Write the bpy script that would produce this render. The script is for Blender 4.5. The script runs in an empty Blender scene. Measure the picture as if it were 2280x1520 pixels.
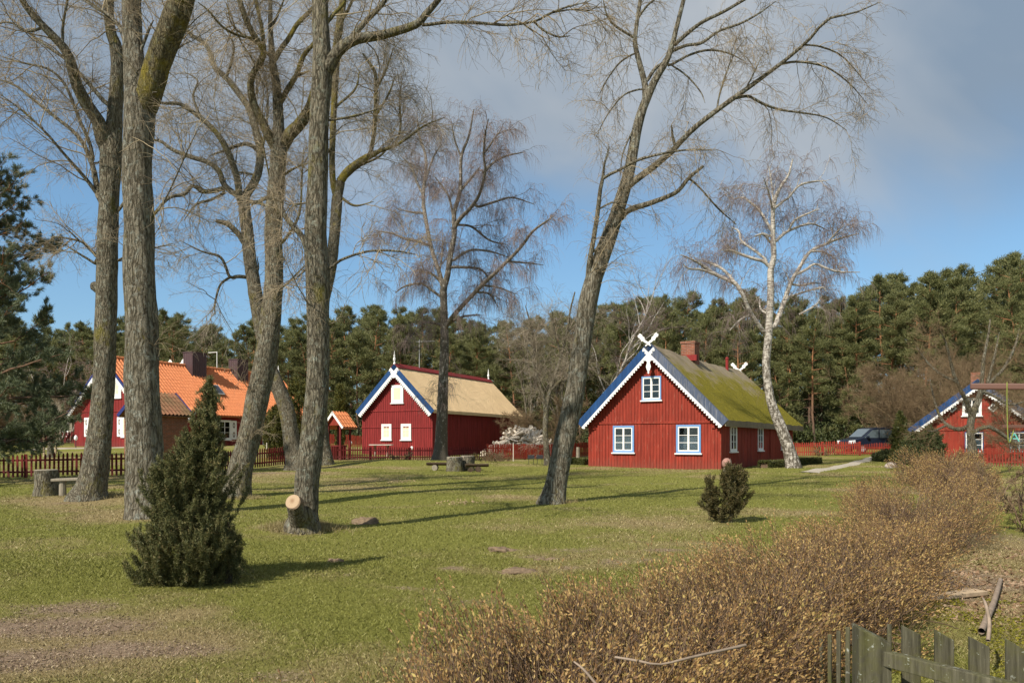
import bpy, math, random
import numpy as np
from mathutils import Vector, Matrix

# ---------------------------------------------------------------- set-up
SC = bpy.context.scene
COL = SC.collection
RNG = np.random.default_rng(11)
random.seed(5)
F, CX, HY, CZ = 1773.0, 1140.0, 983.0, 1.9        # focal length and optical centre in photo pixels, eye height in metres
R = math.radians

def sst(a, b, x):
    t = np.clip((np.asarray(x, float)-a)/(b-a), 0, 1)
    return t*t*(3-2*t)

def hsh(i, j, s):
    v = np.sin(i*127.1+j*311.7+s*74.7)*43758.5453
    return v-np.floor(v)

def vnoise(x, y, s=0):
    x = np.asarray(x, float); y = np.asarray(y, float)
    i = np.floor(x); j = np.floor(y); u = x-i; v = y-j
    u = u*u*(3-2*u); v = v*v*(3-2*v)
    return (hsh(i, j, s)*(1-u)+hsh(i+1, j, s)*u)*(1-v)+(hsh(i, j+1, s)*(1-u)+hsh(i+1, j+1, s)*u)*v

def fbm(x, y, s=0, o=4):
    t = 0; a = .5
    for k in range(o):
        t = t+a*vnoise(x*2**k, y*2**k, s+k*13); a *= .5
    return t/(1-.5**o)

def g(X, Y):
    X = np.asarray(X, float); Y = np.asarray(Y, float)
    z = .017*np.minimum(Y, 75)+.55*sst(42, 57, Y)*sst(-6, -20, X)
    z = z+.24*np.exp(-((X+7)/4.5)**2-((Y-41)/3.2)**2)+.10*np.exp(-((X+10.5)/1.6)**2-((Y-22)/1.6)**2)
    z = z+.12*np.exp(-((X+4.2)/1.0)**2-((Y-15.2)/1.0)**2)
    z = z+sst(72, 140, Y)*(2.0+7*sst(5, 60, X))
    z = z+.12*(vnoise(X/3.3, Y/3.3, 3)-.5)*sst(3, 9, Y)+.035*(vnoise(X*1.1, Y*1.1, 9)-.5)
    return z

def gz(x, y): return float(g(x, y))

def P(px, py, Y):                                  # a point seen at photo pixel px,py that stands Y metres away
    return np.array([(px-CX)/F*Y, Y, CZ+(HY-py)/F*Y])

def GP(px, py):                                    # ground point seen at a photo pixel
    for Y in np.arange(2.0, 110, .04):
        x = (px-CX)/F*Y
        if CZ+(HY-py)/F*Y <= gz(x, Y): return np.array([x, Y, gz(x, Y)])
    return np.array([(px-CX)/F*80, 80, gz((px-CX)/F*80, 80)])

def GY(px, Y):
    x = (px-CX)/F*Y
    return np.array([x, Y, gz(x, Y)])

# ---------------------------------------------------------------- objects
def tag(o, label=None, cat=None, group=None, kind=None):
    if label: o['label'] = label
    if cat: o['category'] = cat
    if group: o['group'] = group
    if kind: o['kind'] = kind
    return o

def thing(name, label, cat, loc=(0, 0, 0), rz=0, group=None):
    o = bpy.data.objects.new(name, None); COL.objects.link(o)
    o.location = [float(q) for q in loc]; o.rotation_euler = (0, 0, rz); o.empty_display_size = .2
    return tag(o, label, cat, group)

def npmesh(name, V, Q, mat, parent=None, off=None, smooth=False, attr=None, loc=None):
    V = np.asarray(V, np.float32).reshape(-1, 3); Q = np.asarray(Q, np.int32)
    if off is not None: V = V-np.asarray(off, np.float32)
    k = Q.shape[1]
    me = bpy.data.meshes.new(name)
    me.vertices.add(len(V)); me.vertices.foreach_set('co', V.ravel())
    me.loops.add(Q.size); me.loops.foreach_set('vertex_index', Q.ravel())
    me.polygons.add(len(Q)); me.polygons.foreach_set('loop_start', np.arange(len(Q), dtype=np.int32)*k)
    if smooth: me.polygons.foreach_set('use_smooth', np.ones(len(Q), bool))
    if attr:
        for n, a in attr.items():
            at = me.attributes.new(n, 'FLOAT', 'POINT'); at.data.foreach_set('value', np.asarray(a, np.float32))
    me.materials.append(mat); me.update(calc_edges=True); me.validate()
    o = bpy.data.objects.new(name, me); COL.objects.link(o)
    if loc is not None: o.location = [float(q) for q in loc]
    if parent: o.parent = parent
    return o

class MB:
    def __init__(s): s.v = []; s.f = []
    def add(s, vs, fs):
        b = len(s.v); s.v += [tuple(float(q) for q in p) for p in vs]; s.f += [tuple(b+i for i in q) for q in fs]; return s
    def box(s, o, u, v, w):                        # corner o and three edge vectors
        o, u, v, w = (np.array(q, float) for q in (o, u, v, w))
        p = [o, o+u, o+u+v, o+v, o+w, o+u+w, o+u+v+w, o+v+w]
        fs = [(0, 3, 2, 1), (4, 5, 6, 7), (0, 1, 5, 4), (1, 2, 6, 5), (2, 3, 7, 6), (3, 0, 4, 7)]
        if np.dot(np.cross(u, v), w) < 0: fs = [q[::-1] for q in fs]
        return s.add(p, fs)
    def bx(s, x0, x1, y0, y1, z0, z1): return s.box((x0, y0, z0), (x1-x0, 0, 0), (0, y1-y0, 0), (0, 0, z1-z0))
    def prism(s, poly, o, u, v, n):                # 2-D outline in u,v pushed along n
        o, u, v, n = (np.array(q, float) for q in (o, u, v, n)); m = len(poly)
        a = sum(poly[i][0]*poly[(i+1) % m][1]-poly[(i+1) % m][0]*poly[i][1] for i in range(m))
        if a*np.dot(np.cross(u, v), n) < 0: poly = poly[::-1]
        p0 = [o+u*a_+v*b_ for a_, b_ in poly]; p1 = [q+n for q in p0]
        return s.add(p0+p1, [tuple(range(m))[::-1], tuple(range(m, 2*m))]+[(i, (i+1) % m, m+(i+1) % m, m+i) for i in range(m)])
    def cyl(s, p0, p1, r0, r1=None, n=10):
        r1 = r0 if r1 is None else r1
        p0 = np.array(p0, float); p1 = np.array(p1, float); d = p1-p0; d = d/np.linalg.norm(d)
        a = np.cross(d, (0, 0, 1) if abs(d[2]) < .9 else (1, 0, 0)); a /= np.linalg.norm(a); b = np.cross(d, a)
        c = [math.tau*i/n for i in range(n)]
        return s.add([p0+r0*(a*math.cos(t)+b*math.sin(t)) for t in c]+[p1+r1*(a*math.cos(t)+b*math.sin(t)) for t in c],
                     [(i, (i+1) % n, n+(i+1) % n, n+i) for i in range(n)]+[tuple(range(n))[::-1], tuple(range(n, 2*n))])
    def lathe(s, prof, o, n=12):
        o = np.array(o, float); vs = []
        for r, z in prof: vs += [o+np.array([r*math.cos(math.tau*i/n), r*math.sin(math.tau*i/n), z]) for i in range(n)]
        fs = [(k*n+i, k*n+(i+1) % n, (k+1)*n+(i+1) % n, (k+1)*n+i) for k in range(len(prof)-1) for i in range(n)]
        m = (len(prof)-1)*n
        return s.add(vs, fs+[tuple(range(n))[::-1], tuple(range(m, m+n))])
    def grid(s, f, nu, nv):                        # f(i,j) -> point
        b = [f(i, j) for j in range(nv+1) for i in range(nu+1)]
        return s.add(b, [(j*(nu+1)+i, j*(nu+1)+i+1, (j+1)*(nu+1)+i+1, (j+1)*(nu+1)+i) for j in range(nv) for i in range(nu)])
    def build(s, name, mat, parent=None, smooth=False, bevel=0, off=None, loc=None):
        me = bpy.data.meshes.new(name)
        vs = s.v if off is None else [(a-off[0], b-off[1], c-off[2]) for a, b, c in s.v]
        me.from_pydata(vs, [], s.f); me.update(); me.materials.append(mat)
        if smooth: me.polygons.foreach_set('use_smooth', [True]*len(me.polygons))
        o = bpy.data.objects.new(name, me); COL.objects.link(o)
        if loc is not None: o.location = [float(q) for q in loc]
        if parent: o.parent = parent
        if bevel:
            m = o.modifiers.new('b', 'BEVEL'); m.width = bevel; m.segments = 2; m.limit_method = 'ANGLE'
        return o

def kids(o): return [c for c in bpy.data.objects if c.parent == o]
def dup(o, loc, rz=0, sc=1.0, label=None, tilt=(0, 0)):
    ks = PK.get(o.name)
    if ks is None: ks = PK[o.name] = kids(o)
    c = o.copy(); COL.objects.link(c); c.location = [float(q) for q in loc]; c.rotation_euler = (tilt[0], tilt[1], rz)
    c.scale = (sc, sc, sc) if np.isscalar(sc) else sc
    if label: c['label'] = label
    for k in ks:
        d = k.copy(); COL.objects.link(d); d.parent = c
    return c
PK = {}

# ---------------------------------------------------------------- materials
def lin(c):
    c = np.array(c, float)/255
    t = np.where(c <= .04045, c/12.92, ((c+.055)/1.055)**2.4)
    return tuple(t)+(1.0,)

class MT:
    def __init__(s, name, rough=.85, spec=.25):
        s.m = bpy.data.materials.new(name); s.m.use_nodes = True; s.t = s.m.node_tree
        s.b = s.t.nodes['Principled BSDF']; s.b.inputs['Roughness'].default_value = rough
        s.b.inputs['Specular IOR Level'].default_value = spec
    def n(s, ty, _out=0, **kw):
        nd = s.t.nodes.new('ShaderNode'+ty)
        for k, v in kw.items():
            if k.startswith('p_'): setattr(nd, k[2:], v); continue
            key = int(k[1:]) if k[0] == 'i' and k[1:].isdigit() else k.replace('_', ' ')
            s.put(nd.inputs[key], v)
        return nd.outputs[_out]
    def put(s, sock, v):
        if isinstance(v, bpy.types.NodeSocket): s.t.links.new(v, sock)
        else: sock.default_value = v
    def col(s, v): s.put(s.b.inputs['Base Color'], v); return s
    def obj(s): return s.n('TexCoord', 3)
    def pos(s): return s.n('NewGeometry', 0)
    def isl(s):
        nd = s.t.nodes.new('ShaderNodeNewGeometry'); return nd.outputs['Random Per Island']
    def oinfo(s): 
        nd = s.t.nodes.new('ShaderNodeObjectInfo'); return nd.outputs['Random']
    def map(s, v, sc=(1, 1, 1), rot=(0, 0, 0)): return s.n('Mapping', Vector=v, Scale=sc, Rotation=rot)
    def noise(s, v, scale, detail=4, rough=.6, dist=0): return s.n('TexNoise', 0, Vector=v, Scale=scale, Detail=detail, Roughness=rough, Distortion=dist)
    def vor(s, v, scale, feat='F1', out=0): return s.n('TexVoronoi', out, p_feature=feat, Vector=v, Scale=scale)
    def ramp(s, f, st, interp='LINEAR'):
        nd = s.t.nodes.new('ShaderNodeValToRGB'); s.put(nd.inputs[0], f); e = nd.color_ramp.elements; nd.color_ramp.interpolation = interp
        while len(e) < len(st): e.new(.5)
        for q, (p, c) in zip(e, st):
            q.position = p; q.color = c if not np.isscalar(c) else (c, c, c, 1)
        return nd.outputs[0]
    def mix(s, f, a, b, mode='MIX'):
        nd = s.t.nodes.new('ShaderNodeMix'); nd.data_type = 'RGBA'; nd.blend_type = mode
        s.put(nd.inputs[0], f); s.put(nd.inputs[6], a); s.put(nd.inputs[7], b); return nd.outputs[2]
    def math(s, op, a, b=0.0, c=0.0):
        nd = s.t.nodes.new('ShaderNodeMath'); nd.operation = op; s.put(nd.inputs[0], a); s.put(nd.inputs[1], b); s.put(nd.inputs[2], c); return nd.outputs[0]
    def xyz(s, v):
        nd = s.t.nodes.new('ShaderNodeSeparateXYZ'); s.put(nd.inputs[0], v); return nd.outputs
    def attr(s, n):
        nd = s.t.nodes.new('ShaderNodeAttribute'); nd.attribute_name = n; return nd.outputs['Fac']
    def bump(s, h, strength=.5, dist=.02):
        nd = s.t.nodes.new('ShaderNodeBump'); s.put(nd.inputs['Height'], h); nd.inputs['Strength'].default_value = strength
        nd.inputs['Distance'].default_value = dist; s.t.links.new(nd.outputs[0], s.b.inputs['Normal']); return s

def C(r, g_, b): return (r, g_, b, 1.0)

def bark(name, ridge, furrow, lich=None, moss=None, mossamt=.5, scale=19, zs=.15, bumpd=.045, greyz=None):
    m = MT(name, .92, .15); o = m.obj()
    w = m.n('VectorMath', 0, p_operation='MULTIPLY_ADD', i0=m.n('TexNoise', 1, Vector=o, Scale=3.0, Detail=3.0), i1=(.16, .16, .4), i2=o)
    p = m.map(w, (1, 1, zs))
    e = m.vor(p, scale, 'DISTANCE_TO_EDGE'); f = m.noise(o, 40, 5, .7); v = m.noise(m.map(w, (1, 1, .13)), scale*1.15, 6, .72, .6)
    h = m.math('ADD', m.math('MINIMUM', m.math('MULTIPLY', e, 1.5), .35), m.math('MULTIPLY', f, .22))
    h = m.math('ADD', h, m.math('MULTIPLY', m.math('SUBTRACT', v, .38), 1.5))
    c = m.ramp(h, [(.26, furrow), (.47, tuple(np.array(furrow)*.45+np.array(ridge)*.55)), (.70, tuple(np.array(ridge)*1.18))])
    big = m.noise(o, 1.6, 4, .6)
    c = m.mix(m.math('MULTIPLY', big, .5), c, C(ridge[0]*.55, ridge[1]*.55, ridge[2]*.5), 'MIX')
    if lich: c = m.mix(m.ramp(m.noise(o, 7, 6, .75), [(.53, 0), (.66, .75)]), c, lich)
    if moss: c = m.mix(m.ramp(m.noise(m.map(o, (1, 1, .6)), 2.2, 6, .7), [(mossamt, 0), (mossamt+.13, .85)]), c, moss)
    m.col(c); m.bump(h, 1.0, bumpd*1.5); return m.m

def plain(name, c, rough=.7, spec=.3, var=.15, scale=8, bumps=0, stretch=(1, 1, 1)):
    m = MT(name, rough, spec); o = m.map(m.obj(), stretch)
    nz = m.noise(o, scale, 5, .65)
    m.col(m.mix(m.ramp(nz, [(.25, 0), (.75, 1)]), C(*[q*(1-var) for q in c]), C(*[min(1, q*(1+var)) for q in c])))
    if bumps: m.bump(nz, .5, bumps)
    return m.m

def leafm(name, stops, rough=.6, spec=.2, trans=.25, nscale=1.3):
    m = MT(name, rough, spec)
    f = m.math('ADD', m.math('MULTIPLY', m.isl(), .62), m.math('MULTIPLY', m.noise(m.pos(), nscale, 3, .6), .38))
    c = m.ramp(f, stops); m.col(c)
    if trans:
        t = m.n('BsdfTranslucent', 0, Color=c); x = m.n('MixShader', 0, Fac=trans, i1=m.b.outputs[0], i2=t)
        m.t.links.new(x, m.t.nodes['Material Output'].inputs[0])
    return m.m

def paintboard(name, c, worn, amt=.62, dark=.5):
    m = MT(name, .75, .25); o = m.obj()
    st = m.map(o, (9, 9, .7)); n1 = m.noise(st, 1.0, 6, .7); n2 = m.noise(m.map(o, (1.6, 1.6, .8)), .8, 6, .65); n3 = m.noise(m.map(o, (26, 26, 1.6)), 1, 4, .7)
    k = m.mix(m.ramp(n2, [(.3, 0), (.7, 1)]), C(*[q*dark for q in c]), C(*c))
    k = m.mix(m.ramp(n1, [(.36, .75), (.62, 0)]), k, C(*[q*.42 for q in c]))
    k = m.mix(m.ramp(n3, [(amt, 0), (amt+.12, .65)]), k, C(*worn))
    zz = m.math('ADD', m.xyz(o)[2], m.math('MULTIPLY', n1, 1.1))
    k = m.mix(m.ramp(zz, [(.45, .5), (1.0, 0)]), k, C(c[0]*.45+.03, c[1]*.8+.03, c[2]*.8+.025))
    m.col(k); m.bump(n3, .4, .006); return m.m

M = {}
M['poplar'] = bark('poplar_bark', C(.275, .24, .175), C(.05, .04, .027), C(.34, .36, .29), C(.19, .165, .035), .55)
M['poplar_mossy'] = bark('mossy_poplar_bark', C(.24, .20, .12), C(.05, .04, .025), C(.30, .31, .22), C(.25, .20, .03), .48)
M['poplar_grey'] = bark('grey_bark', C(.25, .215, .155), C(.05, .04, .027), C(.33, .34, .28), C(.20, .17, .04), .56)
M['birchbark'] = None
def birch(name, dark_amt):
    m = MT(name, .8, .2); o = m.obj()
    z = m.xyz(o)[2]
    n1 = m.noise(m.map(o, (6, 6, 2.5)), 1.5, 6, .75)
    n2 = m.noise(m.map(o, (3, 3, 26)), 1.0, 3, .6)
    k = m.mix(m.ramp(n2, [(.50, 0), (.58, .85)]), C(.50, .46, .40), C(.15, .12, .10))
    low = m.ramp(m.math('DIVIDE', z, 9.0), [(.0, dark_amt), (.45, dark_amt*.75), (1.0, dark_amt*(.75 if dark_amt > .8 else .2))])
    dk = m.ramp(m.math('ADD', n1, m.math('MULTIPLY', m.math('SUBTRACT', low, .5), .3)), [(.46, 0), (.54, 1)])
    m.col(m.mix(dk, k, C(.10, .085, .065))); m.bump(n1, .6, .02); return m.m
M['birch_white'] = birch('white_birch_bark', .62)
M['birch_dark'] = birch('dark_birch_bark', .95)
M['birch_limb'] = bark('birch_limb_bark', C(.36, .31, .25), C(.09, .07, .055), C(.55, .51, .45), C(.17, .13, .05), .6, scale=24)
M['twig'] = leafm('poplar_twig', [(.2, C(.16, .125, .085)), (.6, C(.32, .255, .17)), (.9, C(.45, .36, .22))], .8, .15, 0)
M['twig_grey'] = leafm('grey_twig', [(.2, C(.15, .12, .09)), (.6, C(.31, .26, .19)), (.9, C(.45, .38, .28))], .8, .15, 0)
M['twig_red'] = leafm('birch_twig', [(.2, C(.13, .095, .085)), (.6, C(.245, .185, .165)), (.9, C(.37, .29, .25))], .8, .15, 0)
M['twig_brown'] = leafm('brown_twig', [(.2, C(.12, .08, .045)), (.6, C(.20, .14, .08)), (.9, C(.29, .21, .12))], .8, .15, 0)
M['needle'] = leafm('pine_needle', [(.2, C(.085, .097, .036)), (.5, C(.165, .172, .064)), (.85, C(.27, .26, .105))], .6, .3, .32, .35)
M['needle_blue'] = leafm('near_pine_needle', [(.2, C(.065, .085, .045)), (.5, C(.125, .15, .08)), (.85, C(.195, .215, .11))], .55, .35, .15, .8)
M['juniper'] = leafm('juniper_needle', [(.2, C(.055, .062, .020)), (.5, C(.115, .122, .042)), (.70, C(.17, .16, .06)), (.92, C(.26, .17, .075))], .6, .3, .15, 4)
M['juniper_brown'] = leafm('small_juniper_needle', [(.2, C(.05, .045, .016)), (.5, C(.085, .078, .026)), (.85, C(.15, .105, .04))], .6, .3, .15, 5)
M['thuja'] = leafm('thuja_leaf', [(.2, C(.045, .055, .012)), (.5, C(.095, .095, .02)), (.9, C(.17, .14, .03))], .6, .3, .2, 1.5)
M['spruce'] = leafm('spruce_needle', [(.2, C(.03, .042, .014)), (.5, C(.06, .075, .025)), (.9, C(.10, .105, .04))], .6, .3, .15, 2)
M['box'] = leafm('box_leaf', [(.2, C(.035, .045, .01)), (.6, C(.08, .085, .02)), (.9, C(.14, .13, .035))], .55, .35, .2, 3)
M['bud'] = leafm('hedge_leaf_bud', [(.15, C(.17, .085, .035)), (.42, C(.37, .22, .085)), (.65, C(.56, .37, .15)), (.9, C(.55, .45, .13))], .55, .3, .35, 1.2)
M['hedge_twig'] = leafm('hedge_twig', [(.2, C(.06, .038, .027)), (.6, C(.145, .095, .062)), (.9, C(.29, .21, .14))], .8, .15, 0, 1.5)
def pinebark():
    m = MT('pine_bark', .9, .15); o = m.obj(); z = m.xyz(o)[2]
    n = m.noise(m.map(o, (6, 6, 1.5)), 1.2, 5, .7)
    f = m.math('ADD', m.math('DIVIDE', z, 12.0), m.math('MULTIPLY', m.math('SUBTRACT', n, .5), .5))
    c = m.ramp(f, [(.1, C(.115, .085, .065)), (.4, C(.21, .12, .075)), (.7, C(.36, .17, .08))])
    m.col(m.mix(m.ramp(n, [(.35, .6), (.6, 0)]), c, C(.05, .035, .025))); m.bump(n, .8, .03); return m.m
M['pinebark'] = pinebark()

def lawn():
    m = MT('lawn_turf', .95, .1); p = m.pos(); dry = m.attr('dry'); bare = m.attr('bare')
    n1 = m.noise(p, 22, 6, .75); n2 = m.noise(p, 2.3, 6, .65); n3 = m.noise(p, 90, 4, .7)
    gr = m.ramp(n1, [(.25, C(.10, .104, .023)), (.5, C(.185, .185, .04)), (.75, C(.265, .26, .072))])
    st = m.ramp(n1, [(.25, C(.15, .11, .05)), (.5, C(.27, .21, .10)), (.8, C(.40, .32, .17))])
    k = m.math('ADD', dry, m.math('MULTIPLY', m.math('SUBTRACT', n2, .5), .9))
    c = m.mix(m.ramp(k, [(.3, 0), (.75, 1)]), gr, st)
    so = m.ramp(m.math('MULTIPLY', m.math('ADD', n3, n1), .5), [(.38, C(.11, .07, .045)), (.5, C(.27, .19, .135)), (.62, C(.40, .30, .215))])
    kb = m.math('ADD', bare, m.math('MULTIPLY', m.math('SUBTRACT', n1, .5), 1.0))
    c = m.mix(m.ramp(kb, [(.34, 0), (.75, .9)]), c, so)
    m.col(c); m.bump(m.math('ADD', n1, n3), .8, .03); return m.m
M['lawn'] = lawn()
def bladem():
    m = MT('grass_blade', .6, .2); d = m.attr('dry'); i = m.isl()
    gr = m.ramp(i, [(.0, C(.135, .14, .028)), (.5, C(.22, .222, .05)), (1, C(.31, .305, .095))])
    st = m.ramp(i, [(.0, C(.20, .14, .065)), (.5, C(.34, .27, .13)), (1, C(.52, .43, .25))])
    c = m.mix(d, gr, st); m.col(c)
    t = m.n('BsdfTranslucent', 0, Color=c); x = m.n('MixShader', 0, Fac=.25, i1=m.b.outputs[0], i2=t)
    m.t.links.new(x, m.t.nodes['Material Output'].inputs[0]); return m.m
M['blade'] = bladem()
M['litter'] = leafm('dead_leaf', [(.1, C(.14, .08, .045)), (.5, C(.27, .17, .10)), (.9, C(.42, .31, .21))], .7, .2, .1)
M['moss'] = leafm('moss_tuft', [(.1, C(.09, .10, .015)), (.5, C(.17, .16, .02)), (.9, C(.26, .22, .03))], .8, .1, .15, 4)
M['red_old'] = paintboard('old_red_boards', (.36, .046, .025), (.44, .22, .15), .60, .62)
M['red_new'] = paintboard('red_boards', (.29, .030, .028), (.30, .05, .05), .74, .8)
M['red_fence'] = paintboard('red_fence_paint', (.19, .022, .02), (.30, .09, .07), .70, .6)
M['blue'] = paintboard('blue_board_paint', (.018, .075, .22), (.06, .12, .24), .7, .8)
M['blue_worn'] = paintboard('worn_blue_paint', (.10, .125, .19), (.22, .22, .23), .5, .75)
M['blue_light'] = plain('light_blue_paint', (.14, .28, .52), .6, .3, .15, 12)
M['navy'] = plain('navy_paint', (.02, .03, .14), .6, .3, .15)
M['white'] = plain('white_paint', (.78, .77, .74), .55, .35, .06, 6)
M['cream'] = plain('cream_blind', (.74, .69, .47), .3, .5, .05, 3)
M['metal_brown'] = plain('brown_sheet_metal', (.085, .045, .045), .45, .5, .1, 3)
M['metal_grey'] = plain('grey_metal', (.35, .36, .36), .45, .5, .1, 5)
M['black'] = plain('black_iron', (.025, .025, .028), .6, .4, .2, 9)
M['room_shade'] = plain('painted_room_shade', (.02, .022, .025), .6, .3, .1)  # near-black colour that stands in for the shade of an unlit room
M['curtain'] = plain('lace_curtain', (.74, .77, .79), .9, .1, .3, 34)
def glassm():
    m = MT('window_glass', .03, .8); m.col(C(.03, .04, .05))
    t = m.n('BsdfTransparent', 0, Color=C(.9, .93, .95)); lw = m.n('Fresnel', 0, IOR=1.5)
    gl = m.n('BsdfGlossy', 0, Color=C(.95, .97, 1), Roughness=.02)
    x = m.n('MixShader', 0, Fac=lw, i1=t, i2=gl); m.t.links.new(x, m.t.nodes['Material Output'].inputs[0]); return m.m
M['glass'] = glassm()
def brickm():
    m = MT('red_brick', .9, .15); o = m.obj(); xx = m.xyz(o)
    cv = m.t.nodes.new('ShaderNodeCombineXYZ'); m.put(cv.inputs[0], m.math('ADD', xx[0], xx[1])); m.put(cv.inputs[1], xx[2])
    nd = m.t.nodes.new('ShaderNodeTexBrick'); m.put(nd.inputs['Vector'], cv.outputs[0])
    for k, v in (('Color1', C(.33, .10, .05)), ('Color2', C(.22, .075, .045)), ('Mortar', C(.30, .25, .20)), ('Scale', 1.0), ('Mortar Size', .008), ('Brick Width', .26), ('Row Height', .08)): nd.inputs[k].default_value = v
    n = m.noise(o, 5, 5, .7)
    m.col(m.mix(m.ramp(n, [(.35, .55), (.65, 0)]), nd.outputs[0], C(.10, .06, .04))); m.bump(nd.outputs['Fac'], -.5, .01); return m.m
M['brick'] = brickm()
def tilem(name, a, b, dirt, amt):
    m = MT(name, .75, .25); o = m.obj(); n = m.noise(o, 1.1, 5, .65); i = m.noise(o, 9, 3, .6)
    c = m.mix(m.ramp(i, [(.3, 0), (.7, 1)]), C(*a), C(*b)); m.col(m.mix(m.ramp(n, [(amt, 0), (amt+.25, .7)]), c, C(*dirt))); return m.m
M['tile'] = tilem('orange_clay_tile', (.52, .165, .06), (.66, .25, .105), (.34, .12, .06), .55)
M['tile_old'] = tilem('weathered_tile', (.20, .085, .045), (.28, .13, .065), (.10, .08, .035), .38)
def thatch(name, base, dark, moss=False):
    m = MT(name, .95, .1); o = m.obj(); x, y, z = m.xyz(o)
    s1 = m.noise(m.map(o, (3, 34, 3)), 1.0, 5, .7); s2 = m.noise(m.map(o, (14, 50, 14)), 1.4, 5, .75); b = m.noise(o, .8, 5, .65)
    h = m.math('ADD', s1, s2)
    c = m.ramp(m.math('MULTIPLY', h, .5), [(.3, C(*dark)), (.5, C(*base)), (.7, C(*[min(1, q*1.25) for q in base]))])
    c = m.mix(m.ramp(b, [(.35, .35), (.65, 0)]), c, C(*[q*.8 for q in dark]))
    if moss:
        k = m.math('ADD', m.math('MULTIPLY', m.noise(m.map(o, (1.1, .8, 1.1)), 1.0, 7, .72), 1.5), m.math('MULTIPLY', m.math('SUBTRACT', 4.2, z), .22))
        k = m.math('ADD', k, m.math('MULTIPLY', m.math('SUBTRACT', s2, .5), 1.1)); k = m.math('ADD', k, .27)
        f = m.ramp(k, [(.74, 0), (.95, 1)])
        f = m.math('MULTIPLY', f, m.ramp(m.math('MULTIPLY', x, .3), [(.0, .15), (.35, 1)]))
        mc = m.ramp(s2, [(.38, C(.07, .058, .02)), (.48, C(.22, .19, .02)), (.60, C(.40, .335, .04))])
        f = m.math('MULTIPLY', f, m.ramp(m.xyz(m.n('NewGeometry', 1))[2], [(.25, 0), (.4, 1)]))
        c = m.mix(f, c, mc)
    m.col(c); m.bump(h, 1.0, .06); return m.m
M['thatch_new'] = thatch('new_reed_thatch', (.94, .68, .39), (.74, .51, .27))
M['thatch_old'] = thatch('old_mossy_thatch', (.38, .31, .215), (.13, .105, .075), True)
M['thatch_grey'] = thatch('grey_thatch', (.22, .19, .15), (.10, .085, .065))
def oldwood():
    m = MT('mossy_old_wood', .9, .15); o = m.obj()
    gr = m.noise(m.map(o, (40, 40, 2.5)), 1.0, 5, .7); n = m.noise(o, 6, 6, .7); l = m.noise(o, 24, 5, .7)
    c = m.ramp(gr, [(.3, C(.035, .032, .02)), (.55, C(.10, .092, .06)), (.75, C(.18, .165, .115))])
    c = m.mix(m.ramp(n, [(.46, 0), (.66, .7)]), c, C(.10, .098, .028))
    z = m.xyz(m.n('NewGeometry', 1))[2]
    f = m.math('MULTIPLY', m.ramp(l, [(.60, 0), (.68, 1)]), m.ramp(n, [(.4, .25), (.6, 1)]))
    m.col(m.mix(f, c, C(.42, .44, .40))); m.bump(gr, .7, .008); return m.m
M['oldwood'] = oldwood()
M['cutwood'] = plain('pale_cut_wood', (.44, .33, .215), .8, .2, .3, 9)
M['greywood'] = plain('grey_weathered_wood', (.27, .235, .18), .9, .15, .35, 7, .01, (6, 6, 1))
M['darkwood'] = plain('dark_rotting_wood', (.085, .06, .04), .95, .1, .4, 9, .02)
M['logwood'] = plain('split_log_wood', (.66, .57, .46), .9, .15, .4, 9)
M['beamwood'] = plain('brown_stained_beam', (.14, .07, .05), .6, .3, .25, 5, .003, (2, 30, 30))
M['rope'] = plain('green_rope', (.22, .24, .06), .9, .1, .2, 30)
M['teal'] = plain('teal_plastic', (.10, .42, .36), .4, .5, .1)
M['stone'] = plain('pinkish_stone', (.34, .19, .155), .9, .15, .3, 8, .02)
M['stone_grey'] = plain('grey_stone', (.34, .29, .25), .9, .15, .3, 8, .02)
M['sand'] = plain('sandy_path_gravel', (.38, .34, .275), .95, .1, .2, 14, .02)
M['soil'] = plain('molehill_soil', (.18, .13, .085), .95, .1, .5, 16, .03)
M['chips'] = plain('pale_wood_chips', (.45, .33, .20), .95, .1, .4, 22, .03)
M['carpaint'] = plain('dark_blue_car_paint', (.012, .018, .035), .25, .6, .05)
M['glassdark'] = plain('dark_car_glass', (.10, .13, .15), .06, .8, .05)  # base colour lightened to imitate bright reflections in the glass
M['rubber'] = plain('black_rubber', (.02, .02, .02), .8, .3, .1)
M['chrome'] = plain('headlight_glass', (.7, .72, .74), .15, .6, .05)
M['white_stake'] = plain('pale_stake_wood', (.55, .50, .42), .8, .2, .2, 6)
M['deadbranch'] = plain('dead_branch_bark', (.26, .20, .15), .9, .15, .35, 12, .004)
M['thatchdead'] = leafm('dead_thatch_scrap', [(.1, C(.12, .085, .055)), (.5, C(.25, .185, .125)), (.9, C(.42, .34, .24))], .8, .15, .1)
M['twig_dark'] = leafm('dark_twig', [(.2, C(.07, .055, .042)), (.6, C(.145, .115, .085)), (.9, C(.23, .185, .14))], .8, .15, 0)
M['poplar_b'] = bark('silvery_poplar_bark', C(.30, .265, .20), C(.06, .047, .03), C(.40, .42, .36), C(.24, .19, .03), .60, scale=15, zs=.13, bumpd=.055)
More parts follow.
